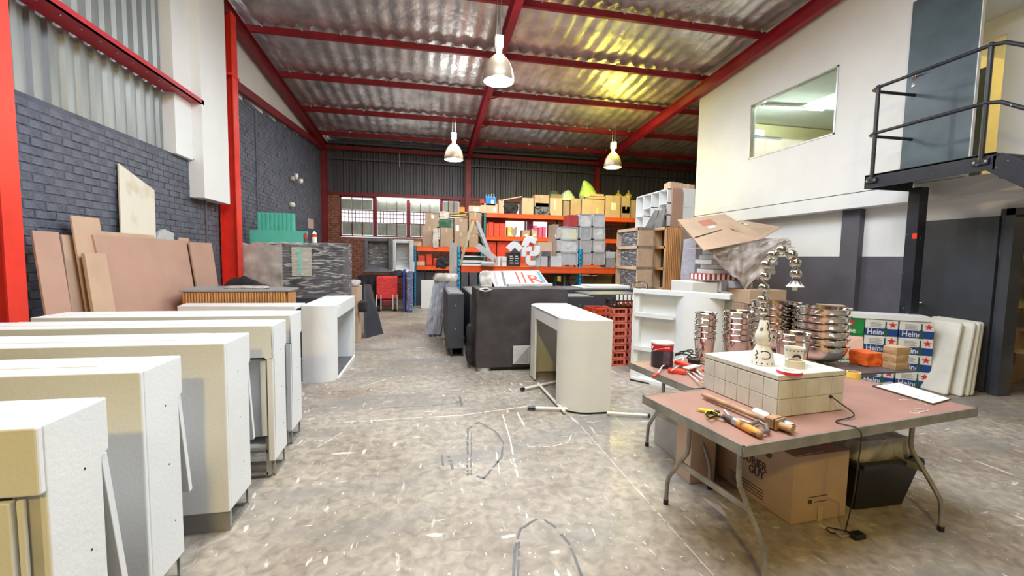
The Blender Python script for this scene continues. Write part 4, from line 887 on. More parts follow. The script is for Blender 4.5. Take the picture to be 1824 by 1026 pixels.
a=AY(850,437,9.3); c=AY(882,462,9.3); MB().bar((a.x,9.32,a.z),(c.x,9.32,c.z),.04,.13).build('platform',lgrey,t,bevel=.006)
MB().box(AY(862,0,9.3).x,9.28,zN+.01,AY(887,0,9.3).x,9.40,zN+.10).build('platform_foot',lgrey,t,bevel=.02)
nb((886,457,892,470),YN,.3,'slim pink edged white box left of its wider twin',paper,z0=zN,tapes=False); nb((893,457,903,470),YN,.3,'wider white box with a pale red top band',paper,z0=zN,tapes=False,seam=True)
t=nb((904,450,928,471),YN,.3,'black box with rows of white lettering',M('black_card',(.03,.028,.03),.5),z0=zN,tapes=False)
for k in range(4):
    a=AY(908,455.5+k*4,YN-.004); 
    for q in range(2): BX(a.x+q*.12,YN-.005,a.z-.02,a.x+q*.12+.07+.02*(k%2),YN-.001,a.z).build('white_print',paper,t)
def quarter(label,px,rot,sc=.30):
    c=AY(px[0],px[1],YN-.1); t=thing('white_sign_piece',label,'sign piece',(c.x,YN-.1,c.z-.1),0,'white quarter round sign pieces')
    m=MX.Translation((c.x,YN-.1,c.z))@MX.Rotation(R_(rot),4,'Y'); P=[(0,0),(.0,0)]
    pts=[(-.5,-.5),(-.05,-.5),(-.05,-.12)]+[(-.05+.38*(1-cos(R_(a))) ,-.12+.38*sin(R_(a))) for a in (20,45,70)]+[(.5,.3),(.5,.45)]
    pts=[(-.45,-.45),(0,-.45),(0,0),(.45,0)]+[( -.45+.9*cos(R_(a)), -.45+.9*sin(R_(a))) for a in (32,48,64,80,90)][0:0]+[(.45,.45)]+[(.0+.0,.45)]+[(-.45+.45*(1-cos(R_(a))),.45*sin(R_(a))) for a in (80,60,40,20,0)]
    MB(m).prism([(x*sc,z*sc) for x,z in pts],1,0,.1).build('body',white,t,bevel=.004)
quarter('white quarter round sign piece lying leftmost on the black lettered box',(917,441),45)
quarter('topmost white quarter round sign piece of the cluster',(944,431),20)
quarter('white quarter round sign piece in the middle left of the cluster',(938,448),0,.26)
quarter('white quarter round sign piece in the middle right of the cluster',(953,447),180,.26)
quarter('lowest white quarter round sign piece standing on the shelf',(945,464),-90,.26)
setp(wrapbox(AY(921,0,9.7).x,9.72,1.6,AY(935,0,9.7).x,9.9,AY(920,428,9.7).z,.02,5,4,8,.2).build('dark_wrap',greyd,smooth=True),'dark wrapped piece behind the white sign pieces','wrap')
nb((953,438,963,471),YN,.25,'tall white box right of the white sign pieces',lgrey,z0=zN,tapes=False)
nb((958,432,985,447),YN+.35,.4,'orange brown open box behind the tall white box',kraft2,z0=1.62,tapes=False); nb((964,447,985,471),YN+.3,.4,'dark brown box under the orange brown open box',kraft3,z0=zN,tapes=False)
nb((962,457,976,471),YN-.0,.25,'white tray with grey divider on the near shelf',lgrey,'storage_box','box',z0=zN,tapes=False); nb((981,457,1001,471),YN-.02,.25,'low clear plastic box in front of the shoe boxes',M('milky_plastic',(.62,.63,.66),.25,var=.1),'storage_box','box',z0=zN,tapes=False)
nb((970,448,981,456.5),YN+.05,.25,'small grey box on top of the white tray',greyd,'storage_box','box',tapes=False)
# clear shoe boxes
gS='clear front storage boxes stacked on the near rack'
milk=M('frosted_box',(.60,.60,.62),.3,var=.1)
def shoe(px,label,cont,mask=None):
    a=AY(px[0],px[3],YN);c=AY(px[2],px[1],YN); x0,x1,z0,z1=a.x+.004,c.x-.004,a.z+.003,c.z-.003; d=.42
    t=thing('storage_box',label,'box',((x0+x1)/2,YN+d/2,z0),0,gS); r=.014
    MB().box(x0,YN,z0,x1,YN+d,z0+.01).box(x0,YN,z1-.01,x1,YN+d,z1).box(x0,YN,z0,x0+.008,YN+d,z1).box(x1-.008,YN,z0,x1,YN+d,z1).box(x0,YN+d-.008,z0,x1,YN+d,z1).build('shell',milk,t)
    MB().box(x0,YN-.008,z0,x1,YN,z0+r).box(x0,YN-.008,z1-r,x1,YN,z1).box(x0,YN-.008,z0,x0+r,YN,z1).box(x1-r,YN-.008,z0,x1,YN,z1).build('door_frame',lgrey,t)
    BX(x0+r,YN-.004,z0+r,x1-r,YN-.001,z1-r).build('clear_door',film,t)
    wrapbox(x0+.02,YN+.02,z0+.011,x1-.02,YN+.3,z1-.04,.04,9,sum(px),9,.2).build('contents',cont,t,smooth=True)
c_pale=M('pale_cloth',(.62,.61,.62),.8); c_dark=M('slate_cloth',(.10,.11,.14),.7); c_brown=M('taupe_cloth',(.26,.20,.18),.7); c_yel=M('yellow_patterned_cloth',(.7,.7,.68),.8,col2=(.75,.7,.2),c2=(.5,.56),vs=5); c_grey=M('blue_grey_cloth',(.36,.39,.44),.7)
for px,l,c_ in [((997,404,1030,426),'storage box with yellow patterned cloth, top of the left column',c_yel),((997,426.5,1030,449),'storage box with pale crumpled cloth, middle of the left column',c_pale),((997,449.5,1030,472),'storage box with blue grey cloth, bottom of the left column',c_grey),
  ((1031.5,381,1054,403.5),'storage box with white cloth, top of the middle column',c_pale),((1032,404,1054,426),'storage box with dark slate cloth, second in the middle column',c_dark),((1032,426.5,1054,449),'storage box with taupe cloth, third in the middle column',c_brown),((1032,449.5,1054,472),'storage box with brown cloth behind the blue post, bottom of the middle column',c_brown),
  ((1056,381,1078,403.5),'storage box with blue grey cloth, top of the right column',c_grey),((1056,404,1078,426),'storage box with white folded cloth, second in the right column',c_pale),((1056,426.5,1078,449),'storage box with pale grey cloth, third in the right column',c_pale),((1056,449.5,1078,472),'storage box with wires and taupe cloth, bottom of the right column',c_brown)]: shoe(px,l,c_)
nb((1012,383,1030,403),YN+.05,.4,'dark red carton on top of the yellow patterned storage box',stripe_r,tapes=False)
nb((984,400,996,432),YN+.3,.4,'tall dull brown box with white arrow left of the storage boxes',kraft3,tapes=False,lab=(.4,.3,.6,.45)); nb((984,432,996,471),YN+.3,.4,'dull brown box beneath the tall arrow box',kraft3,tapes=False,z0=zN)
setp(wrapbox(AY(1080,0,YN).x,YN+.1,AY(1085,449,YN).z,AY(1097,0,YN).x,YN+.5,AY(1085,414,YN).z,.05,7,4,12,.2).build('film_bundle',filmw,smooth=True),'bundle wrapped in silver film right of the storage boxes','bundle')
nb((1080,449,1097,460),YN,.4,'white tray box with dark end on the near rack',lgrey,'storage_box','box',tapes=False); nb((1080,461,1097,472),YN,.4,'flat grey tray under the white tray box',grey,'storage_box','box',tapes=False,z0=zN)
# rack A/C hidden run: grey bins under near rack
nb((836,484,850,494),12.0,.4,'dark bin with pale rim under the near rack',greyd,'storage_box','box',tapes=False,z0=0); nb((822,484,834,494),12.0,.4,'dark square bin left of the pale rimmed bin',greyd,'storage_box','box',tapes=False,z0=0)
# ================================================================= BLACK BOXES, BANNER, COVER
def blk(x0,y0,x1,y1,h,label,foot=True):
    t=thing('black_display_box',label,'display box',((x0+x1)/2,(y0+y1)/2,0),0,'black display boxes')
    z0=.13 if foot else 0
    BX(x0,y0,z0,x1,y1,h).build('body',blackb,t,bevel=.008)
    if foot: 
        MB().box(x0+.06,y0+.02,0,x0+.08,y1,z0).box(x1-.02,y0+.02,0,x1,y1,z0).box(x0+.06,y0+.02,0,x1,y1,.015).build('hollow_foot',blackb,t)
    BX(x0+.03,y0+.02,h,x1-.03,y1-.02,h+.006).build('lid_edge',M('grey_worn_top',(.16,.16,.17),.4,var=.3),t)
    for z in (.45,.82): MB().tube([((x0+x1)/2,y0-.004,z),((x0+x1)/2,y0+.003,z)],.012,8).build('rivet',steel,t)
    return t
blk(.31,6.75,.57,8.4,1.01,'black display box with hollow foot, leftmost of the centre group')
blk(.66,6.7,.92,8.3,1.01,'black display box between the leftmost one and the black canvas cover')
blk(1.35,7.6,2.25,8.6,1.0,'black display box under the stacked banner boards',False)
blk(2.25,6.7,2.75,7.3,.96,'small black display box right of the canvas cover',False)
blk(2.72,6.9,3.8,7.6,.98,'wide black display box behind the red crates',False)
blk(2.4,7.8,4.3,8.7,1.0,'longest black display box at the back under the flat boards',False)
for i,(x0,x1,y0,y1,z,l) in enumerate([(3.0,4.0,7.9,8.6,1.012,'white flat board lowest on the longest black box'),(3.2,4.05,7.95,8.55,1.04,'white flat board highest on the longest black box')]):
    setp(BX(x0,y0,z,x1,y1,z+.02).build('flat_board',cream,bevel=.003),l,'board','white flat boards')
o=heap(.95,8.9,0,.45,.5,1.02,5,4,30,.05); setp(o.build('dark_cover',blackc,smooth=True),'dark cloth covered lump behind the two black display boxes','cover')
# folded purple blue panels in film
for i in range(3):
    x=.05+i*.10; m=MB(); z1=1.12-.03*i
    m.add([(x-.02,8.5,0),(x+.03,8.5,0),(x+.16,8.5,z1),(x+.12,8.5,z1),(x-.02,9.3,0),(x+.03,9.3,0),(x+.16,9.3,z1),(x+.12,9.3,z1)],[(0,1,2,3),(7,6,5,4),(0,4,5,1),(1,5,6,2),(2,6,7,3),(3,7,4,0)])
    setp(m.build('folded_panel',M('slate_purple_panel',(.10,.12,.26),.4,var=.2),bevel=.006),['leftmost slate blue folded panel leaning left of the black boxes','middle slate blue folded panel leaning left of the black boxes','right slate blue folded panel touching the black display box'][i],'panel','slate blue folded panels')
b=MB(); b.grid(lambda u,v:V((-.06+.19*v+.31*u+.015*nz((u*6,v*9,0),1,3),8.42-.0*v+.03*nz((u*5,v*8,0),1,4),.06+1.12*v)),30,34); setp(b.build('panel_film',M('lilac_film',(.40,.41,.52),.25,var=.35,vs=8,stretch=(3,1,.6),bump=.6,bs=12,alpha=.82),smooth=True),'clear film draped over the slate blue folded panels','plastic')
setp(wrapbox(.12,8.35,1.1,.60,8.75,1.26,.05,6,9,14,.4).build('crumpled_film',dustf,smooth=True),'crumpled clear film on top of the slate blue panels','plastic')
# banner boards
t=thing('banner_board','printed white banner board with red and blue shapes on the centre black box','banner',(1.75,7.7,1.02))
a=AY(868,512,7.6)
mB=frame((1.22,7.74,1.04),(1,.10,.02),(.10,.75,.35))
MB(mB).box(0,0,0,1.08,.62,.02).build('board',paper,t,bevel=.002)
for i,(u,c_) in enumerate([(.02,grey),(.10,lgrey),(.18,greyd),(.26,lgrey)]): MB(mB).prism([(u,.02),(u+.05,.02),(u+.13,.6),(u+.08,.6)],2,.02,.0215).build('grey_print',c_,t)
text('R',.46,mB@MX.Translation((.72,.10,.021)),'lettering',M('brick_red_print',(.60,.05,.02),.6),t)
for u in (.50,.62): MB(mB).prism([(u,.1),(u+.04,.1),(u+.08,.55),(u+.04,.55)],2,.02,.0215).build('red_print',M('brick_red_print',(.60,.05,.02),.6),t)
MB(mB).prism([(.97,.1),(1.05,.1),(1.07,.58),(.99,.58)],2,.02,.0215).build('blue_print',M('blue_print',(.10,.30,.42),.6),t)
t=thing('white_light_box','long thin white box lying in front of the printed banner board','box',(1.9,7.5,1.02)); MB().bar((1.42,7.52,1.065),(2.28,7.66,1.065),.12,.12).build('body',white,t,bevel=.004)
setp(wrapbox(.98,7.9,1.0,1.2,8.2,1.33,.05,6,2,12,.3).build('white_bin_bag',paper,smooth=True),'crumpled white bag left of the printed banner board','bag')
# black tripod + yellow stuff under near rack
t=thing('black_trestle','black trestle under the near rack beam','trestle',(3.0,9.9,0)); MB().bar((2.85,9.7,1.22),(3.35,9.7,1.22),.06,.10).bar((2.95,9.7,1.2),(2.78,9.7,0),.04,.04).bar((3.15,9.7,1.2),(3.2,9.7,0),.05,.05).bar((3.25,9.7,1.2),(3.6,9.7,0),.05,.05).build('frame',blackp,t)
for q,mt,l in (((1003,488,1012,503),yell,'yellow green carton left of the trestle legs'),((1013,486,1031,497),M('lime_card',(.45,.5,.08),.6),'lime green packets piled right of the trestle'),((1013,497,1031,506),kraft,'brown open tray holding the lime packets'),((1040,491,1060,504),kraft3,'dull carton under the near rack right of the blue post'),((1062,492,1090,506),kraft,'brown carton at the right end under the near rack')): nb(q,10.2,.5,l,mt,tapes=False,flap=(mt is kraft))
# canvas cover on flight case
t=thing('covered_case','black canvas cover over a large case with a clear pocket, centre of the aisle','covered case',(1.1,6.1,0))
BX(.70,5.86,.0,2.0,6.35,.10).build('case_base',blackp,t); MB().lathe([(.0,.0),(.10,.0),(.10,.06),(0,.06)],(.78,5.9,.0),12).build('pale_base_corner',lgrey,t)
def cover(u,v):
    return None
wrapbox(.66,5.80,.05,1.98,6.38,1.16,.022,3.5,21,40,.015).build('canvas',coverc,t,smooth=True)
MB().tube([(.70,5.77,1.15),(.78,5.74,1.13),(.86,5.77,1.15),(.80,5.79,1.17),(.70,5.77,1.16)],.010,6).build('cord_loop',lgrey,t)
MB().box(1.18,5.755,.10,1.42,5.775,.36).build('pocket',lgrey,t,bevel=.003); MB().prism([(1.2,.12),(1.40,.12),(1.40,.34)],1,5.75,5.756).build('pocket_film',grey,t)
setp(wrapbox(.56,6.0,.02,.68,6.2,.62,.05,7,5,12,.4).build('black_bag',blackc,smooth=True),'black and white bag squeezed between the canvas cover and black box','bag')
# ================================================================= CENTRE CURVED COUNTER
t=thing('curved_counter','cream counter with two rounded corners on pipe feet, alone in the aisle centre','counter',(1.62,4.8,0),0,'cream counters')
nr,fr_,fl=(1.86,4.02),(1.90,5.62),(1.55,5.68); H=.975
near=arc(1.66,4.32,.30,-95,-178,12); far=[(1.36,5.30)]+arc(1.56,5.46,.20,178,95,8)
fp=[nr]+near+far+[fr_]
MB().prism(fp,2,H-.03,H).build('top',cream,t,bevel=.002)
skin([nr]+near,.02,H-.03,-.022,cream,'near_wall',t); skin([(1.36,5.25)]+far[1:]+[fr_],.02,H-.03,-.022,cream,'far_wall',t); skin([(1.90,5.62),(1.86,4.02)],.02,H-.03,-.022,cream,'right_wall',t)
skin([near[-1],(1.36,5.3)],H-.15,H-.001,-.022,white,'top_fascia',t)
skin([nr]+near,.0,.02,-.03,blackp,'rubber_edge',t)
skin([(1.72,4.019),(1.722,4.019)],.03,H-.05,.002,white,'joint_line',t)
for a,b_ in (((1.13,4.86,.03),(1.72,5.15,.03)),((1.36,5.05,.03),(1.38,4.05,.03)),((1.06,4.22,.03),(1.5,4.12,.03)),((1.80,3.96,.03),(2.19,3.83,.03))):
    MB().tube([a,b_],.016,10).build('base_pipe',lampw,t,smooth=True)
for a,b_ in (((1.10,4.845,.03),(1.14,4.865,.03)),((1.03,4.225,.03),(1.11,4.21,.03)),((2.18,3.833,.03),(2.205,3.825,.03))): MB().tube([a,b_],.02,10).build('pipe_cap',blackp,t)
# ================================================================= CRATES
crm=M('pinkish_red_crate',(.62,.16,.12),.5,var=.2); crd=M('amber_bottles',(.35,.05,.015),.2,var=.6,vs=20)
def crate(label,x,y,z,mat,rz=.05,w=.235,d=.35,h=.108,grp='red bottle crates'):
    t=thing('bottle_crate',label,'crate',(x,y,z),rz,grp); b=MB(WM[t.name]); hw,hd=w/2,d/2
    b.box(-hw,-hd,0,hw,hd,.012)
    for zz,hh in ((.012,.014),(h-.024,.02)): b.box(-hw,-hd,zz,hw,-hd+.01,zz+hh).box(-hw,hd-.01,zz,hw,hd,zz+hh).box(-hw,-hd,zz,-hw+.01,hd,zz+hh).box(hw-.01,-hd,zz,hw,hd,zz+hh)
    for sx in (-1,1):
        for sy in (-1,1): b.box(sx*hw,sy*hd,0,sx*(hw-.035),sy*(hd-.012),h-.004)
        for yy in (-.06,.06): b.box(sx*hw,yy-.015,0,sx*(hw-.01),yy+.015,h-.01)
    b.build('shell',mat,t,bevel=.004)
    bb=MB(WM[t.name])
    for i in range(3):
        for j in range(4): bb.lathe([(.029,.012),(.029,.062),(.012,.085),(.012,.10)],(-.07+.07*i,-.12+.08*j,0),8)
    bb.build('bottles',crd,t,smooth=True); return t
on=['bottom','second','third','fourth','fifth','sixth','seventh','top']
c0=None
for col,(x,y) in enumerate([(2.80,6.0),(3.06,5.98)]):
    for k in range(8):
        l='%s red bottle crate of the %s column'%(on[k],['left','right'][col])
        if k==7 and col==0: l='top red bottle crate of the left column, brighter orange red'
        xx=x+rnd.uniform(-.006,.006); 
        if c0 is None: c0=crate(l,xx,y,0,crm)
        else: dup(c0,(xx,y,.11*k),.05+rnd.uniform(-.02,.02),l)
crate('single orange red crate jutting out left of the crate columns',2.60,6.25,.74,redp,0.0); 
BX(2.48,6.08,0,2.74,6.5,.735).build('crate_plinth',blackb); setp(bpy.data.objects['crate_plinth'],'black box under the single orange red crate','box')
t=crate('black bottle crate with white capped bottles on top of the red crates',2.95,6.0,.885,blackp,0,w=.44,grp='black crates')
for k in range(6): MB().tube([(2.79+k*.065,5.9,.93),(2.79+k*.065,5.9,1.06)],.022,8).build('white_bottle',paper,t)
# ================================================================= WHITE SHELL (counter back) by the table
t=thing('white_shell','open back of a white moulded counter with ledges, behind the paint tin','counter back',(2.9,4.8,0))
A_=V((2.66,5.10,0)); B_=V((3.06,4.10,0)); C_=V((3.42,3.72,0)); 
u=(B_-A_).normalized(); nrm=V((-u.y,u.x,0)); # towards right/back
def P3(s,dep,z): p=A_+u*s+V((.93,.36,0))*dep; return V((p.x,p.y,z))
L1=(B_-A_).length
A_=V((2.66,5.12,0)); u=V((.62,-.785,0)).normalized(); L1=1.15
MB().add([P3(0,0,.02),P3(0,.05,.02),P3(0,.05,1.22),P3(0,0,1.22),P3(-.02,.0,.02),P3(-.02,.05,.02),P3(-.02,.05,1.22),P3(-.02,0,1.22)],[(0,1,2,3),(7,6,5,4),(0,4,5,1),(1,5,6,2),(2,6,7,3),(3,7,4,0)]).build('left_edge',white,t)
m5=frame((A_.x,A_.y,0),u,(0,0,1))   # local: x along, y up, z = x cross y (towards the camera side)
zs=1 if (m5.to_3x3()@V((0,0,1))).y<0 else -1
MB(m5).box(0,.02,-zs*.10,L1,1.20,-zs*.115).build('back_panel',white,t)
MB(m5).box(0,.02,0,.07,1.22,-zs*.11).build('left_stile',white,t,bevel=.01)
MB(m5).box(0,1.16,zs*.03,L1,1.22,-zs*.11).build('top_ledge',white,t,bevel=.006)
for z in (.86,.42): MB(m5).box(.02,z,zs*.03,.52,z+.035,-zs*.10).box(.02,z+.035,zs*.03,.52,z+.06,zs*.02).build('ledge',white,t,bevel=.003)
MB(m5).box(0,.0,zs*.02,L1,.05,-zs*.11).build('bottom_rail',white,t,bevel=.004); MB(m5).box(-.01,-.0,zs*.03,.25,.018,-zs*.12).build('rubber_foot',blackp,t)
b=MB(m5); b.grid(lambda q,v:V((.50+.65*q,.05+1.13*v,-zs*.10+zs*.16*sin(pi*min(1,q*1.15))**.6*1.0)),24,2); b.build('bulged_panel',white,t,smooth=True)
MB(m5).tube([(-.08,1.21,-zs*.05),(-.08,1.28,-zs*.05),(-.05,1.30,-zs*.05),(.10,1.30,-zs*.05),(.14,1.28,-zs*.05),(.15,1.21,-zs*.05)],.011,8).build('handle',chrome,t,smooth=True)
# ================================================================= WOOD CABINETS / SHELF UNIT
t=thing('shelf_cabinet','tall wooden cabinet with three dark film wrapped compartments','cabinet',(4.37,8.45,0))
x0,x1,y0,y1,z0,z1=4.19,4.55,8.0,9.0,.98,2.25
MB().box(x0,y0,z0,x1,y0+.03,z1).box(x0,y1-.03,z0,x1,y1,z1).box(x0,y0,z1-.06,x1,y1,z1).box(x0,y0,z0,x1,y1,z0+.05).box(x1-.02,y0,z0,x1,y1,z1).build('carcass',woodp,t)
for z in (1.42,1.85): BX(x0,y0,z-.03,x1,y1,z+.03).build('shelf',woodp,t)
BX(x0+.10,y0+.03,z0+.05,x0+.12,y1-.03,z1-.06).build('dark_back',blackb,t)
MB().grid(lambda q,v:V((x0+.02+.02*nz((q*9,v*5,0),1,4),y0+.05+(y1-y0-.1)*q,z0+.06+(z1-z0-.12)*v)),24,24).build('film',filmw,t,smooth=True)
MB().grid(lambda q,v:V((x0+(x1-x0)*q,y0-.012+.006*nz((q*9,v*25,0),1,4),z0+(z1-z0)*v)),20,60).build('bubble_wrap',M('bubble_wrap',(.80,.62,.5),.2,alpha=.35,bump=.8,bs=30),t,smooth=True)
BX(x0,y0,0,x1,y1,z0-.01).build('black_base',blackb,t)
t=thing('slatted_cabinet','wooden cabinet with dark compartments and an orange slatted end','cabinet',(4.8,7.85,0))
x0,x1,y0,y1=4.60,4.95,7.68,8.18
MB().box(x0,y0,z0,x1,y0+.03,z1).box(x0,y1-.03,z0,x1,y1,z1).box(x0,y0,z1-.05,x1,y1,z1).box(x0,y0,z0,x1,y1,z0+.05).box(x1-.02,y0,z0,x1,y1,z1).build('carcass',woodp,t)
for z in (1.42,1.85): BX(x0,y0,z-.025,x1,y1,z+.025).build('shelf',wood,t)
for k in range(9): MB().tube([(x0+.02+k*.039,y0-.008,z0),(x0+.02+k*.039,y0-.008,z1-.01)],.018,6).build('slat',wood,t)
BX(x0+.2,y0+.03,z0+.05,x0+.22,y1-.03,z1-.05).build('dark_back',blackb,t); BX(x0,y0,0,x1,y1,z0-.01).build('black_base',blackb,t)
t=thing('white_shelf_unit','white shelf unit with uneven cubbies standing on top of the wooden cabinets','shelf unit',(5.15,9.1,2.28))
X0=5.02; y0,y1=8.35,9.75; za,zb=2.3,3.12
MB().box(X0,y0,za,X0+.28,y0+.025,zb).box(X0,y1-.025,za,X0+.28,y1,zb).box(X0,y0,zb-.025,X0+.28,y1,zb).box(X0,y0,za,X0+.28,y1,za+.025).box(X0+.26,y0,za,X0+.28,y1,zb).build('carcass',white,t)
for k,(yy) in enumerate((8.68,9.02,9.38)): BX(X0,yy,za,X0+.26,yy+.02,zb).build('divider',white,t)
for a,b_,z in ((8.35,8.68,2.8),(8.35,8.9,2.55),(8.68,9.02,2.5),(9.02,9.38,2.78),(9.38,9.75,2.62)): BX(X0,a,z,X0+.26,b_,z+.02).build('shelf',white,t)
setp(BX(4.75,8.3,0,5.65,9.9,2.28).build('support_cartons',kraft3),'big dull carton stack carrying the white shelf unit','boxes')
for (yy,w_,l) in ((8.35,.2,'left dark triangular panel leaning on the white shelf unit'),(8.05,.2,'film wrapped dark triangular panel at the right of the pair')):
    MB().add([(4.78,yy+.55,2.26),(4.78,yy+.1,2.26),(4.95,yy+.25,2.68),(4.95,yy+.4,2.70),(4.81,yy+.55,2.26),(4.81,yy+.1,2.26),(4.98,yy+.25,2.68),(4.98,yy+.4,2.70)],[(0,1,2,3),(7,6,5,4),(0,4,5,1),(1,5,6,2),(2,6,7,3),(3,7,4,0)]).build('triangular_panel',greyd); o=bpy.data.objects[[n for n in bpy.data.objects.keys() if n.startswith('triangular_panel')][-1]]; setp(o,l,'panel','triangular panels')
setp(BX(5.10,8.3,2.29,5.34,8.345,3.12).build('hardboard_panel',mdf,bevel=.003),'brown hardboard end panel beside the white shelf unit','panel')
t=thing('white_cupboard','narrow white cupboard at the right of the white shelf unit','cupboard',(5.48,8.5,2.29)); BX(5.37,8.3,2.29,5.63,8.8,3.13).build('body',white,t,bevel=.003)
for z in (2.72,): BX(5.37,8.297,z,5.63,8.299,z+.004).build('joint',grey,t)
a=AY(1190,337,8.6);c=AY(1233,324,8.6)
for k in range(6): xx=a.x+(c.x-a.x)*k/6; setp(wrapbox(xx,8.5,3.135,xx+.11,8.8,3.30-.008*k,.02,9,k,6,.3).build('kraft_paper_bag',kraft2,smooth=True),['first folded kraft bag from the left on the white cupboard','second folded kraft bag from the left on the cupboard','third folded kraft bag from the left on the cupboard','fourth folded kraft bag from the left on the cupboard','fifth folded kraft bag from the left on the cupboard','rightmost folded kraft bag on the white cupboard'][k],'bag','kraft bags on the cupboard')
setp(wrapbox(4.76,6.95,0,5.42,7.35,2.04,.03,2.5,8,30,.12).build('wrapped_roll',lav,smooth=True),'tall lavender grey wrapped mattress roll beside the slatted cabinet','roll')
# stack of white boards, cardboard, plastic
YS=6.0
def slab(px,Y,d,label,mat,name='white_board',grp='white boards in the cardboard topped stack',z0=None,**k): return pbox(px,Y,d,label,mat,name,'board',grp,tapes=False,bevel=.004,z0=z0,**k)
sp=[((1243,505,1345,560),'white box under the striped tray',None)]
pbox((1232,503,1279,530),YS,.6,'plain white carton under the left end of the striped tray',paper,tapes=False,z0=1.03,lab=None)
setp(BX(4.05,6.02,0,5.1,6.6,1.02).build('lower_white_box',cream,bevel=.004),'large pale box at the bottom of the cardboard topped stack','box')
t=thing('open_white_box','open fronted white box under the striped tray','box',(4.75,6.3,1.03))
a=AY(1281,530,YS);c=AY(1338,503,YS); MB().box(a.x,YS,1.03,a.x+.03,YS+.6,c.z).box(c.x,YS,1.03,c.x+.03,YS+.6,c.z).box(a.x,YS,1.03,c.x,YS+.6,1.07).box(a.x,YS+.55,1.03,c.x,YS+.6,c.z).box(a.x,YS,1.03,c.x,YS+.02,1.1).build('shell',white,t)
t=thing('striped_tray','dark red and white striped edge tray in the middle of the stack','tray',(4.7,6.2,1.36))
z_=AY(1262,499,YS).z; D4=.42; x0=AY(1228,495,YS+D4).x; c=AY(1362,489,YS); BX(x0,YS-.03,z_,c.x,YS+D4,c.z).build('body',stripe_r,t)
n=12
for k in range(n): xx=x0+(c.x-x0)*(k+.05)/n; BX(xx,YS-.034,z_+.004,xx+(c.x-x0)/n*.48,YS-.03,c.z-.004).build('white_stripe',paper,t)
for k in range(4): yy=YS+D4*(k+.1)/4; BX(x0-.004,yy,z_+.004,x0,yy+D4/8,c.z-.004).build('white_stripe',paper,t)
z=c.z+.002; ws=[(1250,1382,'lowest'),(1256,1380,'second lowest'),(1246,1386,'middle'),(1253,1384,'second highest'),(1258,1376,'highest')]
hh=(AY(1300,445,YS).z-z)/5
for k,(p,q,l) in enumerate(ws): x0=AY(p,470,YS+.3).x; x1=AY(q,470,YS).x; t=thing('white_board',l+' white board of the stack under the plastic sheet','board',((x0+x1)/2,YS+.3,z),0,'white boards in the cardboard topped stack'); BX(x0,YS-.01*(k%2),z,x1,YS+D4,z+hh*.88).build('body',white,t,bevel=.004); z+=hh
zt=z
b=MB()
def pf(u,v):   # sheet draped over the stack and hanging down its front
    x=4.28+1.45*u; 
    if v<.45: q=v/.45; y=6.5-.6*q; zz=zt+.00+.20*u+.05*nz((x*2,y*2,0),1,3)
    else: q=(v-.45)/.55; y=5.9-.12*q+.07*nz((x*5,q*4,0),1,5)+.035*nz((x*13,q*7,0),1,5); lim=.60*max(0,1-abs(u-.42)*2.4)+.13; zz=zt+.00+.20*u-q*lim+.04*nz((x*5,q*4,2),1,6)+.02*nz((x*14,q*9,2),1,8)
    return V((x+.05*nz((u*5,v*5,1),1,9),y,zz))
b.grid(pf,80,60); setp(b.build('plastic_sheet',M('grey_pink_sheeting',(.52,.45,.43),.35,var=.15,bump=.6,bs=7,alpha=.9),smooth=True),'crumpled translucent sheet hanging over the stack of white boards','plastic sheet')
def flat(pts,th,name,mat,label,grp=None,extra=None):
    t=thing(name,label,'cardboard',tuple(pts[0]),0,grp); m=MB(); P=[V(p) for p in pts]; n=(P[1]-P[0]).cross(P[-1]-P[0]).normalized()*th
    if n.z>0: n=-n
    k=len(P); m.add(P+[p+n for p in P],[tuple(range(k)),tuple(range(k,2*k))[::-1]]+[(i,(i+1)%k,k+(i+1)%k,k+i) for i in range(k)]); m.build('sheet',mat,t); return t,P
f1,P=flat([AY(1207,391,6.7),AY(1291,381,7.1),AY(1405,424,6.3),AY(1344,431,5.85),AY(1254,446,5.6)][:1]+[AY(1291,381,6.9),AY(1364,424,6.0),AY(1254,446,5.7)],.012,'flattened_carton',kraft2,'large flattened carton with red stamp on top of the stack','flattened cartons')
def onP(P,u,v,dz=.004): q=P[0]*(1-u)*(1-v)+P[1]*u*(1-v)+P[2]*u*v+P[3]*(1-u)*v; return V((q.x,q.y,q.z+dz))
MB().add([onP(P,.02,.62),onP(P,.55,.52),onP(P,.55,.545),onP(P,.02,.65)],[(0,1,2,3)]).build('slot',blackp,f1)
MB().add([onP(P,.32,.14),onP(P,.60,.14),onP(P,.60,.34),onP(P,.32,.34)],[(0,1,2,3)]).build('stamp',M('red_stamp',(.55,.22,.16),.7,var=.5,vs=60),f1); MB().add([onP(P,.38,.36,.006),onP(P,.52,.36,.006),onP(P,.52,.44,.006),onP(P,.38,.44,.006)],[(0,1,2,3)]).build('label',paper,f1)
f2,P=flat([AY(1318,392,6.9),AY(1392,404,6.6),AY(1352,428,6.0),AY(1300,405,6.3)],.012,'flattened_carton',kraft2,'smaller flattened carton with black and white marks at the right','flattened cartons')
MB().add([onP(P,.05,.3),onP(P,.3,.25),onP(P,.3,.42),onP(P,.05,.47)],[(0,1,2,3)]).build('label',paper,f2); MB().add([onP(P,.12,.33,.006),onP(P,.2,.33,.006),onP(P,.2,.42,.006),onP(P,.12,.42,.006)],[(0,1,2,3)]).build('black_mark',blackp,f2)
flat([AY(1209,398,6.8),AY(1222,396,7.0),AY(1258,432,6.2),AY(1252,444,5.8)],.012,'flattened_carton',kraft,'lower flattened carton showing at the left edge under the large one','flattened cartons')
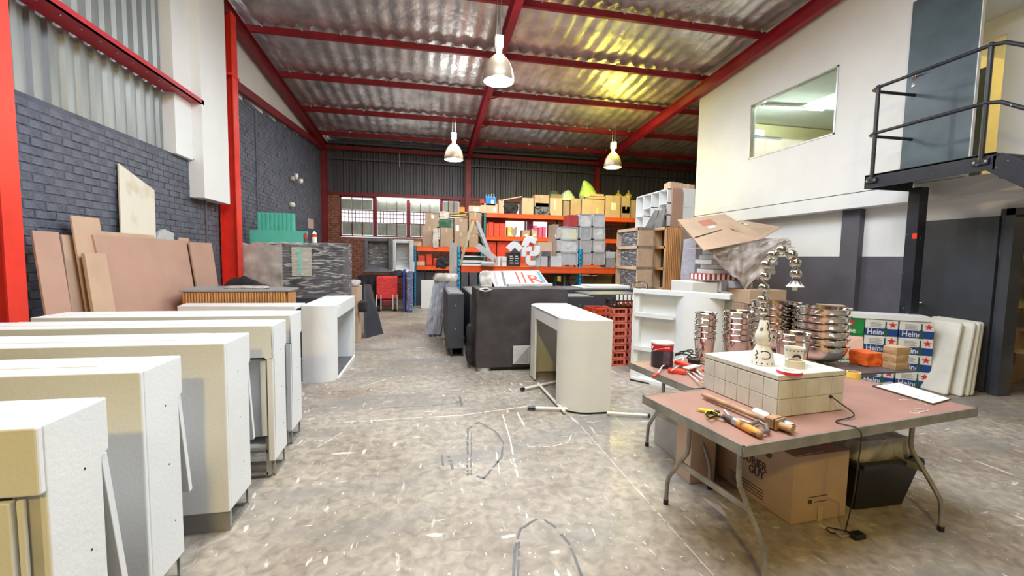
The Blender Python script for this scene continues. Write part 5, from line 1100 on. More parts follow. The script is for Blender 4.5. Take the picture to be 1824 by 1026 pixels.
pbox((1334,517,1402,545),5.6,.5,'wide reddish brown box behind the bucket stacks',kraft2,grp=None,z0=.95); setp(BX(4.75,5.65,0,5.6,6.1,.945).build('brown_box_pile',kraft3,bevel=.005),'dull brown box pile carrying the wide reddish box','box')
bpy.data.objects['brown_box_pile'].location.z=0
# ================================================================= BEER CASES, FOAM PANELS
green=M('green_case_print',(.015,.22,.05),.45,var=.15); whitep=M('white_case_print',(.72,.72,.70),.45,var=.05); blue=M('navy_case_print',(.01,.05,.22),.45,var=.1); redstar=M('red_star_print',(.70,.02,.04),.5); bott=M('dark_green_bottle_print',(.03,.09,.07),.3)
def star(r): return [((r if k%2==0 else r*.42)*sin(k*pi/5),(r if k%2==0 else r*.42)*cos(k*pi/5)) for k in range(10)]
CW,CD,CHH=.34,.21,.215
AZM=R_(-35)
def case(label,x,y,z,kind,grp):
    t=thing('bottle_case',label,'case',(x,y,z),AZM,grp); w=WM[t.name]; h=CHH
    body={'g':green,'w':whitep}[kind]
    MB(w).box(0,0,.002,CW,CD,h-.002).build('body',body,t,bevel=.004)
    if kind=='w':
        MB(w).box(.001,-.002,.004,CW-.001,0,h*.46).build('blue_band',blue,t); MB(w).box(-.002,.001,.004,0,CD-.001,h*.46).build('blue_band',blue,t); MB(w).box(CW,.001,.004,CW+.002,CD-.001,h*.46).build('blue_band',blue,t)
    F=w@MX.Translation((0,-.0022,0))@MX.Rotation(pi/2,4,'X')
    x0=.02
    text('Heine',.105,F@MX.Translation((x0 if kind=='w' else .05,.018,0)),'lettering',whitep,t,sx=.80)
    S_=MB(F); S_.prism([(a+(.285 if kind=='w' else .20),b_+h*.72) for a,b_ in star(.045)],2,0,.002); S_.build('star',redstar,t)
    if kind=='w':
        for k in range(4): MB(F).box(.05,h*.55+k*.018,0,.18-.02*(k%2),h*.55+k*.018+.005,.0015).build('small_print',grey,t)
        MB(F).prism([(.195,.0),(.235,.0),(.235,.09),(.222,.12),(.222,.19),(.208,.19),(.208,.12),(.195,.09)],2,.001,.0025).build('bottle_print',bott,t)
    return t
ct=R_(35); 
base2=(5.34,5.08); dv=V((cos(AZM),sin(AZM)))
fl=['lowest','second','third','top']
for k in range(4):
    case(fl[k]+' white and blue printed bottle case of the left stack',5.72,4.58,CHH*k,'w','white and blue bottle cases')
for k in range(4): case(fl[k]+' white and blue printed bottle case of the right stack, beside the steel post',5.72+dv.x*.36,4.58+dv.y*.36,CHH*k,'w','white and blue bottle cases')
for k in range(4): case(fl[k]+' green printed bottle case at the left of the white stacks',5.72-dv.x*.35,4.58-dv.y*.35,CHH*k,'g','green bottle cases')
t=thing('white_case_board','long white board lying across the printed bottle cases','board',(5.7,4.7,.864)); MB(MX.Translation((5.42,4.80,.864))@MX.Rotation(AZM,4,'Z')).box(0,-.02,0,1.02,.24,.07).build('body',white,t,bevel=.006)
t=thing('cardboard_box','small brown box on the white board, against the charcoal wall','box',(5.52,4.90,.936),-.6); a=MB(WM[t.name]); a.box(-.14,-.07,0,.14,.07,.07).build('body',kraft,t); MB(WM[t.name]).box(-.17,-.09,.07,.14,.07,.08).build('lid',kraft2,t)
# foam panels leaning below the steel post
def foam(label,p,q,h,dx,mat):
    """footline p->q, leaning towards the wall by dx"""
    t=thing('foam_slab',label,'slab',((p[0]+q[0])/2,(p[1]+q[1])/2,0),0,'off-white foam slabs leaning on the charcoal door')
    P=[V((p[0],p[1],0)),V((q[0],q[1],0)),V((q[0]+dx,q[1]+.10,h)),V((p[0]+dx,p[1]+.10,h+.01))]; n=V((.075,.02,0)); m=MB()
    m.add(P+[v+n for v in P],[(0,1,2,3),(7,6,5,4),(0,4,5,1),(1,5,6,2),(2,6,7,3),(3,7,4,0)]).build('slab',mat,t,bevel=.03,seg=3)
fo=M('old_foam_board',(.66,.65,.59),.75,var=.12,vs=3,bump=.15,bs=14)
for k,(p,q,h,dx,l) in enumerate([((6.22,4.45),(6.20,3.93),.875,.30,'frontmost off-white foam panel with two small holes in its edge'),((6.33,4.45),(6.32,3.86),.88,.28,'second off-white foam panel from the front'),((6.43,4.4),(6.42,3.86),.89,.26,'third foam panel, thin edge showing'),((6.52,4.4),(6.50,3.87),.89,.24,'rearmost foam panel with chipped edge, nearest the door')]): foam(l,p,q,h,dx,fo)
# ================================================================= TABLES
def ftable(label,O,ang,L_=1.83,W_=.76,lean_=0):
    t=thing('folding_table',label,'table',(O[0],O[1],0),ang,'folding tables'); w=WM[t.name]; z=.74
    MB(w).box(.012,.012,z-.035,L_-.012,W_-.012,z).build('tabletop',M('brown_tabletop',(.34,.185,.15),.45,var=.10,vs=5,bump=.05,bs=60,wear=((.62,.5,.44),7,.74)),t)
    MB(w).box(0,0,z-.05,L_,.012,z+.002).box(0,W_-.012,z-.05,L_,W_,z+.002).box(0,0,z-.05,.012,W_,z+.002).box(L_-.012,0,z-.05,L_,W_,z+.002).build('metal_rim',rimst,t,bevel=.002)
    for s,xx in ((1,.20),(-1,L_-.22)):
        for e in (0,1):
            y=lambda v:(v if e==0 else W_-v)
            pts=[(xx,y(.20),z-.04),(xx,y(.20),.46),(xx,y(.19),.42),(xx,y(.08),.26),(xx,y(.035),.19),(xx,y(.025),.14),(xx,y(.02),0.0)]
            lg=MB(w).tube(pts,.0135,10).build('leg',legst,t,smooth=True); MB(w).tube([(xx,y(.02),0),(xx,y(.02),.03)],.017,10).build('foot_cap',blackp,lg)
        MB(w).bar((xx,.12,.33),(xx,W_-.12,.33),.012,.035).build('cross_bar',legst,t)
        MB(w).bar((xx,.20,.60),(xx+s*.42,.38,z-.045),.012,.018).build('brace',legst,t)
        MB(w).tube([(xx,.2,z-.045),(xx,W_-.2,z-.045)],.012,8).build('pivot_rod',legst,t)
    return t
t1=ftable('nearest brown topped folding table carrying the tiled box and tools',(1.44,1.66),.132,1.83,.77)
t2=ftable('second brown topped folding table carrying the steel buckets and bowls',(1.75,2.50),.128,1.83,.75)
WMt=WM[t1.name]; ZT_=.742
scr=MB()
for k in range(9):
    a=AZ(1610+rnd.uniform(-10,50),715+rnd.uniform(-8,22),.743); r=rnd.uniform(.02,.05); q0=rnd.uniform(0,6)
    P=[V((a.x+r*cos(q0+q*.5),a.y+r*.6*sin(q0+q*.5),.7432)) for q in range(6)]
    for i in range(5): scr.bar(P[i],P[i+1],.003,.0006)
scr.build('chalk_scribble',paper,t1)
# tiled box
t=thing('tiled_box','stone tiled box standing on the nearest table under the ball lamp','box',(2.11,2.26,.742),.10); w=WM[t.name]; hx,hy,hz=.245,.28,.235
MB(w).box(-hx,-hy,0,hx,hy,hz-.032).build('core',grout,t); MB(w).box(-hx-.002,-hy-.002,hz-.028,hx+.002,hy+.002,hz-.004).build('lid',grout,t)
def tile(x0,y0,z0,x1,y1,z1): MB(w).box(x0,y0,z0,x1,y1,z1).build('tile',tiles,t,bevel=.0015,seg=1)
g=.0015; zl=[(0,.10),(.10,.203)]
for a,b_ in zl:
    for k in range(6): y0=-hy+2*hy*k/6; tile(-hx-.005,y0+g,a+g,-hx,y0+2*hy/6-g,b_-g)
    for k in range(5): x0=-hx+2*hx*k/5; tile(x0+g,-hy-.005,a+g,x0+2*hx/5-g,-hy,b_-g)
for k in range(5): x0=-hx+2*hx*k/5; tile(x0+g,-hy-.005,.208,x0+2*hx/5-g,-hy,hz)
for k in range(6): y0=-hy+2*hy*k/6; tile(-hx-.005,y0+g,.208,-hx,y0+2*hy/6-g,hz)
for i in range(5):
    for j in range(6): x0=-hx+2*hx*i/5; y0=-hy+2*hy*j/6; tile(x0+g,y0+g,hz-.004,x0+2*hx/5-g,y0+2*hy/6-g,hz+.001)
ZB=.742+hz+.001
# ball lamp
lb=AZ(1357,648,ZB); lb=V((lb.x,lb.y,ZB)); Dn=lb.y
t=thing('ball_lamp','arched table lamp of mirrored balls rising from a blue painted ceramic base','lamp',tuple(lb))
prof=[(.063,0),(.066,.004),(.060,.05),(.048,.09),(.036,.115),(.033,.122),(.042,.14),(.048,.165),(.043,.19),(.030,.225),(.026,.262),(.020,.268)]
MB().lathe(prof,lb,28).build('ceramic_base',ceram,t,smooth=True)
b=MB()
def on(prof,z): 
    for (r0,z0),(r1,z1) in zip(prof,prof[1:]):
        if z0<=z<=z1 and z1>z0: return r0+(r1-r0)*(z-z0)/(z1-z0)
    return prof[-1][0]
toc=math.atan2(-lb.y,-lb.x)
def dot(a,z,rr,sq=1.0):
    r=on(prof,z); c=lb+V((r*cos(toc+a),r*sin(toc+a),z)); n=V((cos(toc+a),sin(toc+a),0)); s_=n.cross(V((0,0,1)))
    b.add([c+n*.0015+s_*rr*cos(q*pi/3)+V((0,0,rr*sq*sin(q*pi/3))) for q in range(6)],[(0,1,2,3,4,5)])
for k in range(14): dot(k*2*pi/14,.015,.005)
for k in range(16): q=R_(-40+k*16); dot(.55*sin(q)*1.0+.25,.065+.022*cos(q),.0045)
for k in range(12): dot(-.55-.0*k+.1*sin(k),.04+.004*k,.004)
for k in range(9): q=k*2*pi/8; dot(-.35+.13*cos(q),.215+.008*sin(q),.0035)
for k in range(14): dot(.75+.12*sin(k*1.3),.15+.008*k,.005)
b.build('blue_pattern',cobalt,t)
BALLS=[(1359.6,553.4),(1358.4,533.7),(1360.8,512.6),(1362.6,492),(1364.7,471.8),(1376.5,454.3),(1392.5,445.8),(1410,453.7),(1417,468.5),(1417.6,487.8)]
# the arch stands in one vertical plane square to the view
ph=V((lb.x,lb.y,0)).normalized(); pc=[]
for x,y in BALLS:
    d=ray(x,y); k=(lb.xy.dot(ph.xy))/(V((d.x,d.y)).dot(ph.xy)); pc.append(CAM+d*k)
MB().tube([V((lb.x,lb.y,ZB+.26))]+pc,.006,8).build('rod',steel,t)
for p in pc: MB().sphere(p,.0315,22,14,.9).build('mirrored_ball',chrome,t,smooth=True); MB().lathe([(.013,-.031),(.015,-.028),(.013,-.025)],p,12).build('collar',steel,t)
sh=pc[-1]+V((0,0,-.075))
MB().lathe([(.048,0),(.030,.02),(.018,.04),(.014,.048)],sh,16).build('shade',ceram,t,smooth=True)
bb=MB()
for k in range(8): q=k*2*pi/8; bb.add([sh+V((.044*cos(q),.044*sin(q),.006)),sh+V((.0205*cos(q-.35),.0205*sin(q-.35),.038)),sh+V((.0205*cos(q+.35),.0205*sin(q+.35),.038))],[(0,1,2)])
MB().lathe([(.021,.034),(.024,.028),(.0165,.046),(.0,.05)],sh,14).build('blue_cap',cobalt,t,smooth=True); bb.build('blue_petals',cobalt,t)
MB().lathe([(.012,-.022),(.014,0),(.0,.002)],sh,12).build('bulb',paper,t,smooth=True)
# mug, tape rolls
c=AZ(1413,650,ZB); c=V((c.x+.03,c.y+.03,ZB)); t=thing('ceramic_cup','blue patterned white ceramic cup on the tiled box','cup',tuple(c))
cp_=[(.040,0),(.044,.005),(.052,.095),(.056,.102),(.050,.100),(.040,.012),(0,.010)]
MB().lathe(cp_,c,28).build('body',ceram,t,smooth=True)
b=MB()
for k in range(16): q=k*2*pi/16; r=.0525; p=c+V((r*cos(q),r*sin(q),.086)); n=V((cos(q),sin(q),0)); s_=n.cross(V((0,0,1))); b.add([p+n*.002+s_*.004*cos(e*pi/3)+V((0,0,.004*sin(e*pi/3))) for e in range(6)],[(0,1,2,3,4,5)])
tc2=math.atan2(-c.y,-c.x)
for k in range(20): q=R_(k*11-20); a=tc2+.35+.45*cos(q); z=.035+.025*sin(q); r=.0445+.008*z/.095; n=V((cos(a),sin(a),0)); p=c+n*(r+.002)+V((0,0,z)); s_=n.cross(V((0,0,1))); b.add([p+s_*.006*cos(e*pi/3)+V((0,0,.006*sin(e*pi/3))) for e in range(6)],[(0,1,2,3,4,5)])
b.build('blue_pattern',cobalt,t)
def roll(label,px,z,r,ri,h,mat,mi,grp='tape rolls',cat='tape'):
    c=AZ(px[0],px[1],z); c=V((c.x,c.y,z)); t=thing('tape_roll',label,cat,tuple(c),0,grp)
    MB().lathe([(ri+.003,0),(r,0),(r,h),(ri+.003,h),(ri+.003,0)],c,30).build('tape',mat,t); MB().lathe([(ri,0),(ri+.003,0),(ri+.003,h),(ri,h),(ri,0)],c,30).build('core',mi,t)
roll('thick roll of cream masking tape in front of the ceramic cup',(1415,654),ZB,.050,.038,.045,M('masking_tape',(.70,.64,.50),.6,var=.04),kraft2)
roll('flat roll of white tape with a red side on the tiled box corner',(1406,665),ZB,.062,.030,.016,M('red_tape_side',(.70,.03,.06),.5),paper)
c_=AZ(1406,665,ZB); setp(MB().lathe([(.031,.0162),(.061,.0162),(.061,.0175),(.031,.0175),(.031,.0162)],V((c_.x,c_.y,ZB)),30).build('white_face',M('pinkish_white_tape',(.82,.72,.72),.5),[o for o in COL.objects if o.name.startswith('tape_roll')][-1]))
roll('roll of yellow masking tape near the far edge of the table',(1520,672),ZT_,.045,.036,.042,yell,kraft2)
roll('small roll of yellow insulation tape with a knife on it',(1268,741),ZT_,.036,.028,.016,M('bright_yellow_tape',(.85,.66,.03),.4),blackp)
# box power cord
d=lambda x,y,z:AZ(x,y,z)
pA=AY(1466,708,2.03-.0); 
w=WM[bpy.data.objects['tiled_box'].name]; cs=w@V((.135,-hy-.012,.09))
e1=WMt@V((.98,-.02,.75)); 
t=thing('power_cord','black power cord from the tiled box hanging over the table edge to the floor','cord',tuple(cs))
pe=AZ(1527,762,.75)
MB().tube(spl([cs,cs+V((.012,-.04,-.02)),cs+V((.05,-.10,-.075)),V((pe.x-.02,pe.y+.10,.747)),V((pe.x-.003,pe.y+.03,.7475)),V((pe.x,pe.y+.005,.749)),V((pe.x+.002,pe.y-.015,.735)),V((pe.x+.002,pe.y-.022,.70)),V((pe.x-.006,pe.y-.02,.5)),V((2.42,1.93,.25)),V((2.425,1.96,.06)),V((2.41,1.957,.02)),V((2.395,1.955,.012)),V((2.34,1.98,.01)),V((2.36,2.02,.012)),V((2.43,1.98,.012)),V((2.48,1.94,.012))]),.0035,8).build('cable',blackp,t,smooth=True)
MB().sphere(cs,.010,10,8).build('socket',blackp,t)
MB().box(2.42,1.90,.0,2.50,1.95,.03).build('plug',blackp,t,bevel=.006); MB().box(2.36,1.93,0,2.42,1.97,.02).build('plug_pins',steel,t,bevel=.004)
# tools
def P0(x,y,z=.75): p=AZ(x,y,z); return V((p.x,p.y,z))
a=P0(1252,703,.765); b_=P0(1362,748,.77); e=P0(1412,765,.77)
t=thing('hammer','wooden handled mallet hammer with a worn square head lying by the tiled box','hammer',tuple(a))
MB().tube([a,a+(b_-a)*.08,a+(b_-a)*.3,a+(b_-a)*.7,b_],[.012,.017,.016,.013,.014],12).build('handle',woodd,t,smooth=True)
MB().tube([b_,e],[.016,.020],12).build('handle_end',M('raw_handle_wood',(.45,.28,.15),.6,var=.2),t,smooth=True)
hd=(e-b_).normalized(); 
hm=frame(b_+(e-b_)*.3,hd,(0,0,1)); MB(hm).box(-.03,-.024,-.055,.035,.030,.03).build('head',woodd,t,bevel=.005); MB(hm).box(-.033,-.026,-.03,-.026,.032,-.024).box(.02,-.026,-.056,.026,.032,.031).build('iron_band',M('rusty_iron',(.12,.08,.05),.6,.6,var=.3),t)
a=P0(1290,742,.76); t=thing('wood_chisel','orange handled chisel driver with steel ferrule at the front of the table','tool',tuple(a))
b_=P0(1308,750,.762); c_=P0(1352,773,.762)
MB().tube([a,b_],[.016,.020],12).build('dark_end',M('rubber_end',(.09,.07,.06),.6),t,smooth=True); MB().tube([b_,b_+(c_-b_)*.2],[.021,.021],12).build('ferrule',steel,t,smooth=True)
MB().tube([b_+(c_-b_)*.2,b_+(c_-b_)*.75,c_],[.021,.022,.019],12).build('handle',M('orange_tool_handle',(.72,.30,.05),.4,col2=(.12,.07,.04),c2=(.55,.62),vs=25),t,smooth=True); MB().sphere(c_,.019,10,8).build('butt',woodd,t,smooth=True)
t=thing('wrench','curved grey steel hook lying across the chisel','tool',tuple(P0(1340,755)))
MB().tube([P0(1335,757,.762),P0(1352,750,.762),P0(1365,757,.762),P0(1368,768,.762),P0(1350,772,.762)],.010,8).build('hook',M('dull_steel',(.25,.24,.23),.45,.7),t,smooth=True)
t=thing('paper_roll','rolled white paper with a blue band beside the hammer','paper roll',tuple(P0(1400,752)))
a=P0(1345,733,.766);b_=P0(1412,762,.766); MB().tube([a,b_],.022,18,False).build('roll',paper,t,smooth=True); q=a+(b_-a)*.8; MB().tube([q,q+(b_-a)*.06],.0225,18,False).build('blue_band',M('pale_blue_print',(.1,.35,.55),.5),t,smooth=True)
MB().tube([a+(b_-a)*.05,b_-(b_-a)*.0001],.012,14,False).build('inner_turn',paper,t)
t=thing('utility_knife','yellow and black utility knife left of the yellow tape','knife',tuple(P0(1245,729)))
a=P0(1244,729,.753);b_=P0(1272,733,.755); MB().bar(a,b_,.022,.012).build('handle',M('knife_yellow',(.85,.62,.02),.4),t,bevel=.004); MB().bar(b_,b_+(b_-a)*.35,.024,.014).build('grip',blackp,t,bevel=.004); MB().bar(a,a-(b_-a)*.18,.012,.001).build('blade',steel,t)
t=thing('keys_bundle','small black clip and key bundle lying in the yellow tape ring','keys',tuple(P0(1266,738)))
MB().tube([P0(1258,738,.765),P0(1268,733,.768),P0(1276,740,.764),P0(1264,745,.765),P0(1258,738,.765)],.006,8).build('loop',blackp,t,smooth=True); MB().bar(P0(1272,738,.766),P0(1291,745,.764),.014,.01).build('clip',blackp,t,bevel=.003)
setp(MB().tube([P0(1290,730,.748),P0(1300,742,.748),P0(1322,748,.748),P0(1342,755,.75)],.004,6).build('white_cable_tie',paper,smooth=True),'thin white plastic strip curving between the hammer and chisel','strip')
# clipboard
t=thing('clipboard','clipboard with a printed white sheet at the right side of the nearest table','clipboard',tuple(P0(1620,700,.742)))
q=[P0(1553,688,.743),P0(1598,682,.743),P0(1694,712,.743),P0(1662,721,.743)]
def slabq(q,th): return MB().add(q+[v+V((0,0,th)) for v in q],[(0,3,2,1),(4,5,6,7),(0,1,5,4),(1,2,6,5),(2,3,7,6),(3,0,4,7)])
slabq(q,.006).build('board',M('clipboard_brown',(.09,.05,.03),.5),t)
def qi(u,v,dz): p=q[0]*(1-u)*(1-v)+q[3]*u*(1-v)+q[2]*u*v+q[1]*(1-u)*v; return p+V((0,0,dz))
slabq([qi(.05,.04,.0065),qi(.99,.04,.0065),qi(.99,.95,.0065),qi(.05,.95,.0065)],.0012).build('sheet',M('bright_paper',(.85,.86,.88),.6,var=.01),t)
for u0,u1,v0,v1 in ((.14,.34,.5,.85),(.14,.34,.2,.45),(.62,.74,.15,.5),(.44,.46,.1,.9),(.80,.86,.55,.9),(.60,.615,.1,.9)):
    slabq([qi(u0,v0,.0078),qi(u1,v0,.0078),qi(u1,v1,.0078),qi(u0,v1,.0078)],.0004).build('printed_lines',M('grey_blue_print',(.42,.45,.55),.6,col2=(.75,.76,.8),c2=(.45,.55),vs=90),t)
MB().bar(qi(.03,.3,.012),qi(.03,.7,.012),.02,.012).build('clip',steel,t,bevel=.002)
# paint tin
c=V((1.86,3.08,ZT_)); t=thing('paint_tin','black and purple paint tin with red band and white lid on the second table','tin',tuple(c))
MB().lathe([(.083,0),(.085,.004),(.085,.14)],c,30).build('body',M('tin_black',(.035,.025,.045),.3,var=.2),t,smooth=True)
MB().lathe([(.0855,.138),(.0855,.186)],c,30).build('red_band',M('tin_red',(.62,.01,.03),.3),t,smooth=True); MB().lathe([(.085,.184),(.087,.188),(.087,.198),(.078,.198),(.076,.190),(0,.190)],c,30).build('lid',paper,t,smooth=True)
tn=math.atan2(-c.y,-c.x); P=[(c+V((.0862*cos(tn+.1+.07*k),.0862*sin(tn+.1+.07*k),0))) for k in range(10)]
MB().add([p+V((0,0,.03)) for p in P]+[p+V((0,0,.135)) for p in P],[(k,k+1,11+k,10+k) for k in range(9)]).build('label',M('purple_label',(.10,.07,.13),.4,var=.3,vs=30),t)
MB().tube([c+V((.088*cos(tn-.9),.088*sin(tn-.9),.17)),c+V((.12*cos(tn-.75),.12*sin(tn-.75),.13)),c+V((.10*cos(tn-.3),.10*sin(tn-.3),.155)),c+V((.09*cos(tn+.2),.09*sin(tn+.2),.165))],.003,6).build('handle',steel,t)
for k in range(5): a_=tn+.25+k*.1; p=c+V((.0865*cos(a_),.0865*sin(a_),.158)); n=V((cos(a_),sin(a_),0)); s_=n.cross(V((0,0,1))); MB().add([p-s_*.003,p+s_*.003,p+s_*.003+V((0,0,.012)),p-s_*.003+V((0,0,.012))],[(0,1,2,3)]).build('white_lettering',paper,t)
# red strip bundle, black cables
def squig(c,rx,ry,n,z,seed,dz=.02):
    r=random.Random(seed); P=[]
    for k in range(n): q=k*.9+r.uniform(-.3,.3); P.append(V((c.x+rx*cos(q)*r.uniform(.5,1),c.y+ry*sin(q)*r.uniform(.5,1),z+r.uniform(.0,dz))))
    Q=[]
    for i in range(len(P)-1):
        p0=P[max(i-1,0)];p1=P[i];p2=P[i+1];p3=P[min(i+2,len(P)-1)]
        for s_ in range(6): x=s_/6; Q.append(.5*((2*p1)+(p2-p0)*x+(2*p0-5*p1+4*p2-p3)*x*x+(3*p1-p0-3*p2+p3)*x**3))
    return Q+[P[-1]]
t=thing('extension_lead','red and white multi plug extension lead on the second table','extension lead',tuple(P0(1215,660)))
a=P0(1186,656,.757);b_=P0(1232,666,.757); MB().bar(P0(1190,659,.757),P0(1222,663,.757),.06,.03).build('plug_block',redp,t,bevel=.006); MB().bar(P0(1205,645,.775),P0(1238,656,.765),.055,.035).build('plug_block',redp,t,bevel=.006); MB().bar(P0(1222,656,.79),P0(1242,651,.78),.05,.012).build('white_packet',paper,t,bevel=.003)
for pts in ([(1168,670),(1180,652),(1205,640),(1218,636),(1214,648),(1196,660)],[(1236,655),(1250,668),(1270,676)],[(1232,662),(1252,676),(1270,682)],[(1225,664),(1245,680),(1268,687)]):
    MB().tube([P0(x,y,.752+.02*(i%2)) for i,(x,y) in enumerate(pts)],.0045,8).build('white_cable',paper,t,smooth=True)
MB().bar(P0(1164,671,.752),P0(1172,666,.757),.02,.02).build('red_plug',redp,t,bevel=.004)
t=thing('black_cables','tangle of black cables with plug packs behind the red extension lead','cables',tuple(P0(1235,640)))
MB().tube(squig(P0(1218,634,.76),.10,.06,12,.755,3,.05),.006,8).build('cable',blackp,t,smooth=True); MB().tube(squig(P0(1238,640,.76),.10,.05,10,.755,5,.04),.006,8).build('cable',blackp,t,smooth=True); MB().tube([P0(1240,645,.76),P0(1258,650,.757),P0(1272,662,.755)],.006,8).build('cable',blackp,t)
MB().bar(P0(1228,642,.775),P0(1245,646,.775),.05,.04).build('plug_pack',blackp,t,bevel=.008)
setp(MB().bar(P0(1250,658,.752),P0(1268,660,.752),.03,.018).build('orange_plug',M('orange_plug_plastic',(.75,.15,.04),.4),bevel=.004),'small orange plug lying beside the bucket stack','plug')
# buckets
def bucket(r0,r1,h): return [(r0*.6,0),(r0,.002),(r0+.003,.008),(r1,h-.004),(r1+.007,h),(r1+.004,h+.004),(r1-.002,h-.002),(r0,.012),(0,.010)]
def ice(label,x,y,z,grp,r0=.075,r1=.098,h=.21,kn=True,src=None):
    if src: return dup(src,(x,y,z),rnd.uniform(-.3,.3),label)
    t=thing('ice_bucket',label,'bucket',(x,y,z),0,grp); w=WM[t.name]
    MB(w).lathe(bucket(r0,r1,h),(0,0,0),30).build('body',stain,t,smooth=True)
    for s_ in (-1,1): MB(w).tube([(s_*(r1-.004),0,h*.90),(s_*(r1+.012),0,h*.90)],.0035,6).tube([(s_*(r1+.012),-.016,h*.90),(s_*(r1+.014),0,h*.895),(s_*(r1+.012),.016,h*.90)],.0035,6).build('handle',stain,t,smooth=True)
    return t
def stack(names,x,y,n,pitch,grp,mk):
    s=None
    for k in range(n): 
        q=mk(names[k],x+rnd.uniform(-.003,.003),y+rnd.uniform(-.003,.003),ZT_+pitch*k,grp,src=s); s=s or q
o5=['bottom','second','third','fourth','top','sixth']
cA=AZ(1268,643,ZT_); cB=AZ(1308,636,ZT_)
stack(['%s steel ice bucket of the left bucket stack'%a for a in ['bottom','second','third','fourth','top']],2.345,3.22,5,.052,'left stack of ice buckets',lambda l,x,y,z,g,src:ice(l,x,y,z,g,.064,.084,.20,src=src))
stack(['%s steel ice bucket of the wider bucket stack'%a for a in ['bottom','second','third','fourth','fifth','top']],2.57,3.11,6,.047,'wider stack of ice buckets',lambda l,x,y,z,g,src:ice(l,x,y,z,g,.09,.118,.20,src=src))
def bowl(label,x,y,z,grp,R=.2,H=.17,src=None):
    if src: return dup(src,(x,y,z),0,label)
    t=thing('steel_bowl',label,'bowl',(x,y,z),0,grp); w=WM[t.name]
    p=[(.07,0),(.072,.004),(.045,.018),(.045,.028)]+[(.05+(R-.05)*sin(R_(a))**.8,.028+(H-.028)*(1-cos(R_(a)))**.9) for a in (15,30,45,60,75,88)]+[(R+.012,H+.001),(R+.010,H+.006),(R-.004,H-.002)]+[(.04+(R-.05)*sin(R_(a))**.8,.036+(H-.034)*(1-cos(R_(a)))**.9) for a in (75,60,45,30,15)]+[(0,.034)]
    MB(w).lathe(p,(0,0,0),40).build('body',stain,t,smooth=True); return t
stack(['lowest steel bowl of the large front stack','second steel bowl of the large front stack','third steel bowl of the large front stack','fourth steel bowl of the large front stack','fifth steel bowl of the large front stack','topmost steel bowl of the large front stack'],3.25,2.97,6,.062,'large front stack of steel bowls',lambda l,x,y,z,g,src:bowl(l,x,y,z,g,0.195,.17,src))
stack(['lowest steel bowl of the stack behind the ball lamp','second steel bowl of the stack behind the ball lamp','third steel bowl of the stack behind the ball lamp','fourth steel bowl of the stack behind the ball lamp','fifth steel bowl of the stack behind the ball lamp','topmost steel bowl of the stack behind the ball lamp'],3.19,3.39,6,.062,'steel bowls behind the ball lamp',lambda l,x,y,z,g,src:bowl(l,x,y,z,g,.20,.17,src))
t=ice('shiny wine cooler bucket with ring handles behind the ceramic cup',2.76,2.75,ZT_,'wine coolers',.085,.115,.26); dup(t,(2.762,2.752,ZT_+.05),.4,'second wine cooler nested in the shiny one behind the cup')
# things at the right end of table two
a=WM[t2.name]@V((1.86,.12,0)); 
t=thing('orange_bag','bright orange plastic bag hanging at the right end of the second table','bag',(3.58,2.84,.757)); wrapbox(3.50,2.76,.757,3.66,2.92,.87,.02,10,3,14,.15).build('body',orp,t,smooth=True)
t=thing('paper_wrapped_bottles','stack of brown padded paper parcels beside the orange bag','parcel',(3.69,2.70,.757))
for k in range(3): wrapbox(3.62,2.64,.757+.06*k,3.76,2.75,.82+.06*k,.008,9,k+3,10,.25).build('parcel',M('padded_kraft',(.48,.31,.17),.75,var=.1,bump=.3,bs=20),t,smooth=True)
t=thing('serving_board','dark board lying over the right end of the second table','board',(3.5,2.8,.743)); BX(3.15,2.62,.743,3.80,2.94,.757).build('body',greyd,t,bevel=.003)
t=thing('leaning_panel','thin pinkish panel with a dark edge leaning behind the large bowls','panel',(3.75,3.4,.74)); 
MB().add([V((3.52,3.22,.742)),V((3.78,3.02,.742)),V((3.88,3.12,.93)),V((3.68,3.32,.93))]+[V((3.53,3.23,.742)),V((3.79,3.03,.742)),V((3.89,3.13,.93)),V((3.69,3.33,.93))],[(0,1,2,3),(7,6,5,4),(0,4,5,1),(1,5,6,2),(2,6,7,3),(3,7,4,0)]).build('sheet',mdf,t)
# ================================================================= UNDER THE TABLE
t=thing('moving_carton','large printed brown moving carton under the nearest table','box',(2.2,2.45,0),0); 
c0=V((2.17,2.09,0)); ex=V((.985,.17,0)).normalized()
ex=V((1,.03,0)).normalized(); ey=V((-.50,.866,0)).normalized(); ey=V((-.34,.94,0)).normalized(); ex=V((.94,.34,0)).normalized(); ex=V((.995,.06,0)).normalized(); ey=V((-.06,.995,0))
Wc,Dc,Hc=.43,.62,.43
def Q(u,v,z): p=c0+ex*u+ey*v; return V((p.x,p.y,z))
MB().add([Q(0,0,.002),Q(Wc,0,.002),Q(Wc,Dc,.002),Q(0,Dc,.002),Q(0,0,Hc),Q(Wc,0,Hc),Q(Wc,Dc,Hc),Q(0,Dc,Hc)],[(0,3,2,1),(4,5,6,7),(0,1,5,4),(1,2,6,5),(2,3,7,6),(3,0,4,7)]).build('body',kraft,t,bevel=.004)
MB().add([Q(-.01,.0,Hc+.002),Q(Wc*.5,.0,Hc+.012),Q(Wc*.5,Dc,Hc+.012),Q(-.01,Dc,Hc+.002),Q(-.01,.0,Hc+.006),Q(Wc*.5,0,Hc+.016),Q(Wc*.5,Dc,Hc+.016),Q(-.01,Dc,Hc+.006)],[(0,3,2,1),(4,5,6,7),(0,1,5,4),(1,2,6,5),(2,3,7,6),(3,0,4,7)]).build('flap',kraft3,t)
prt=M('brown_ink_print',(.07,.045,.03),.7)
Fm=frame(Q(-.0025,Dc*.90,0),-ey,(0,0,1))
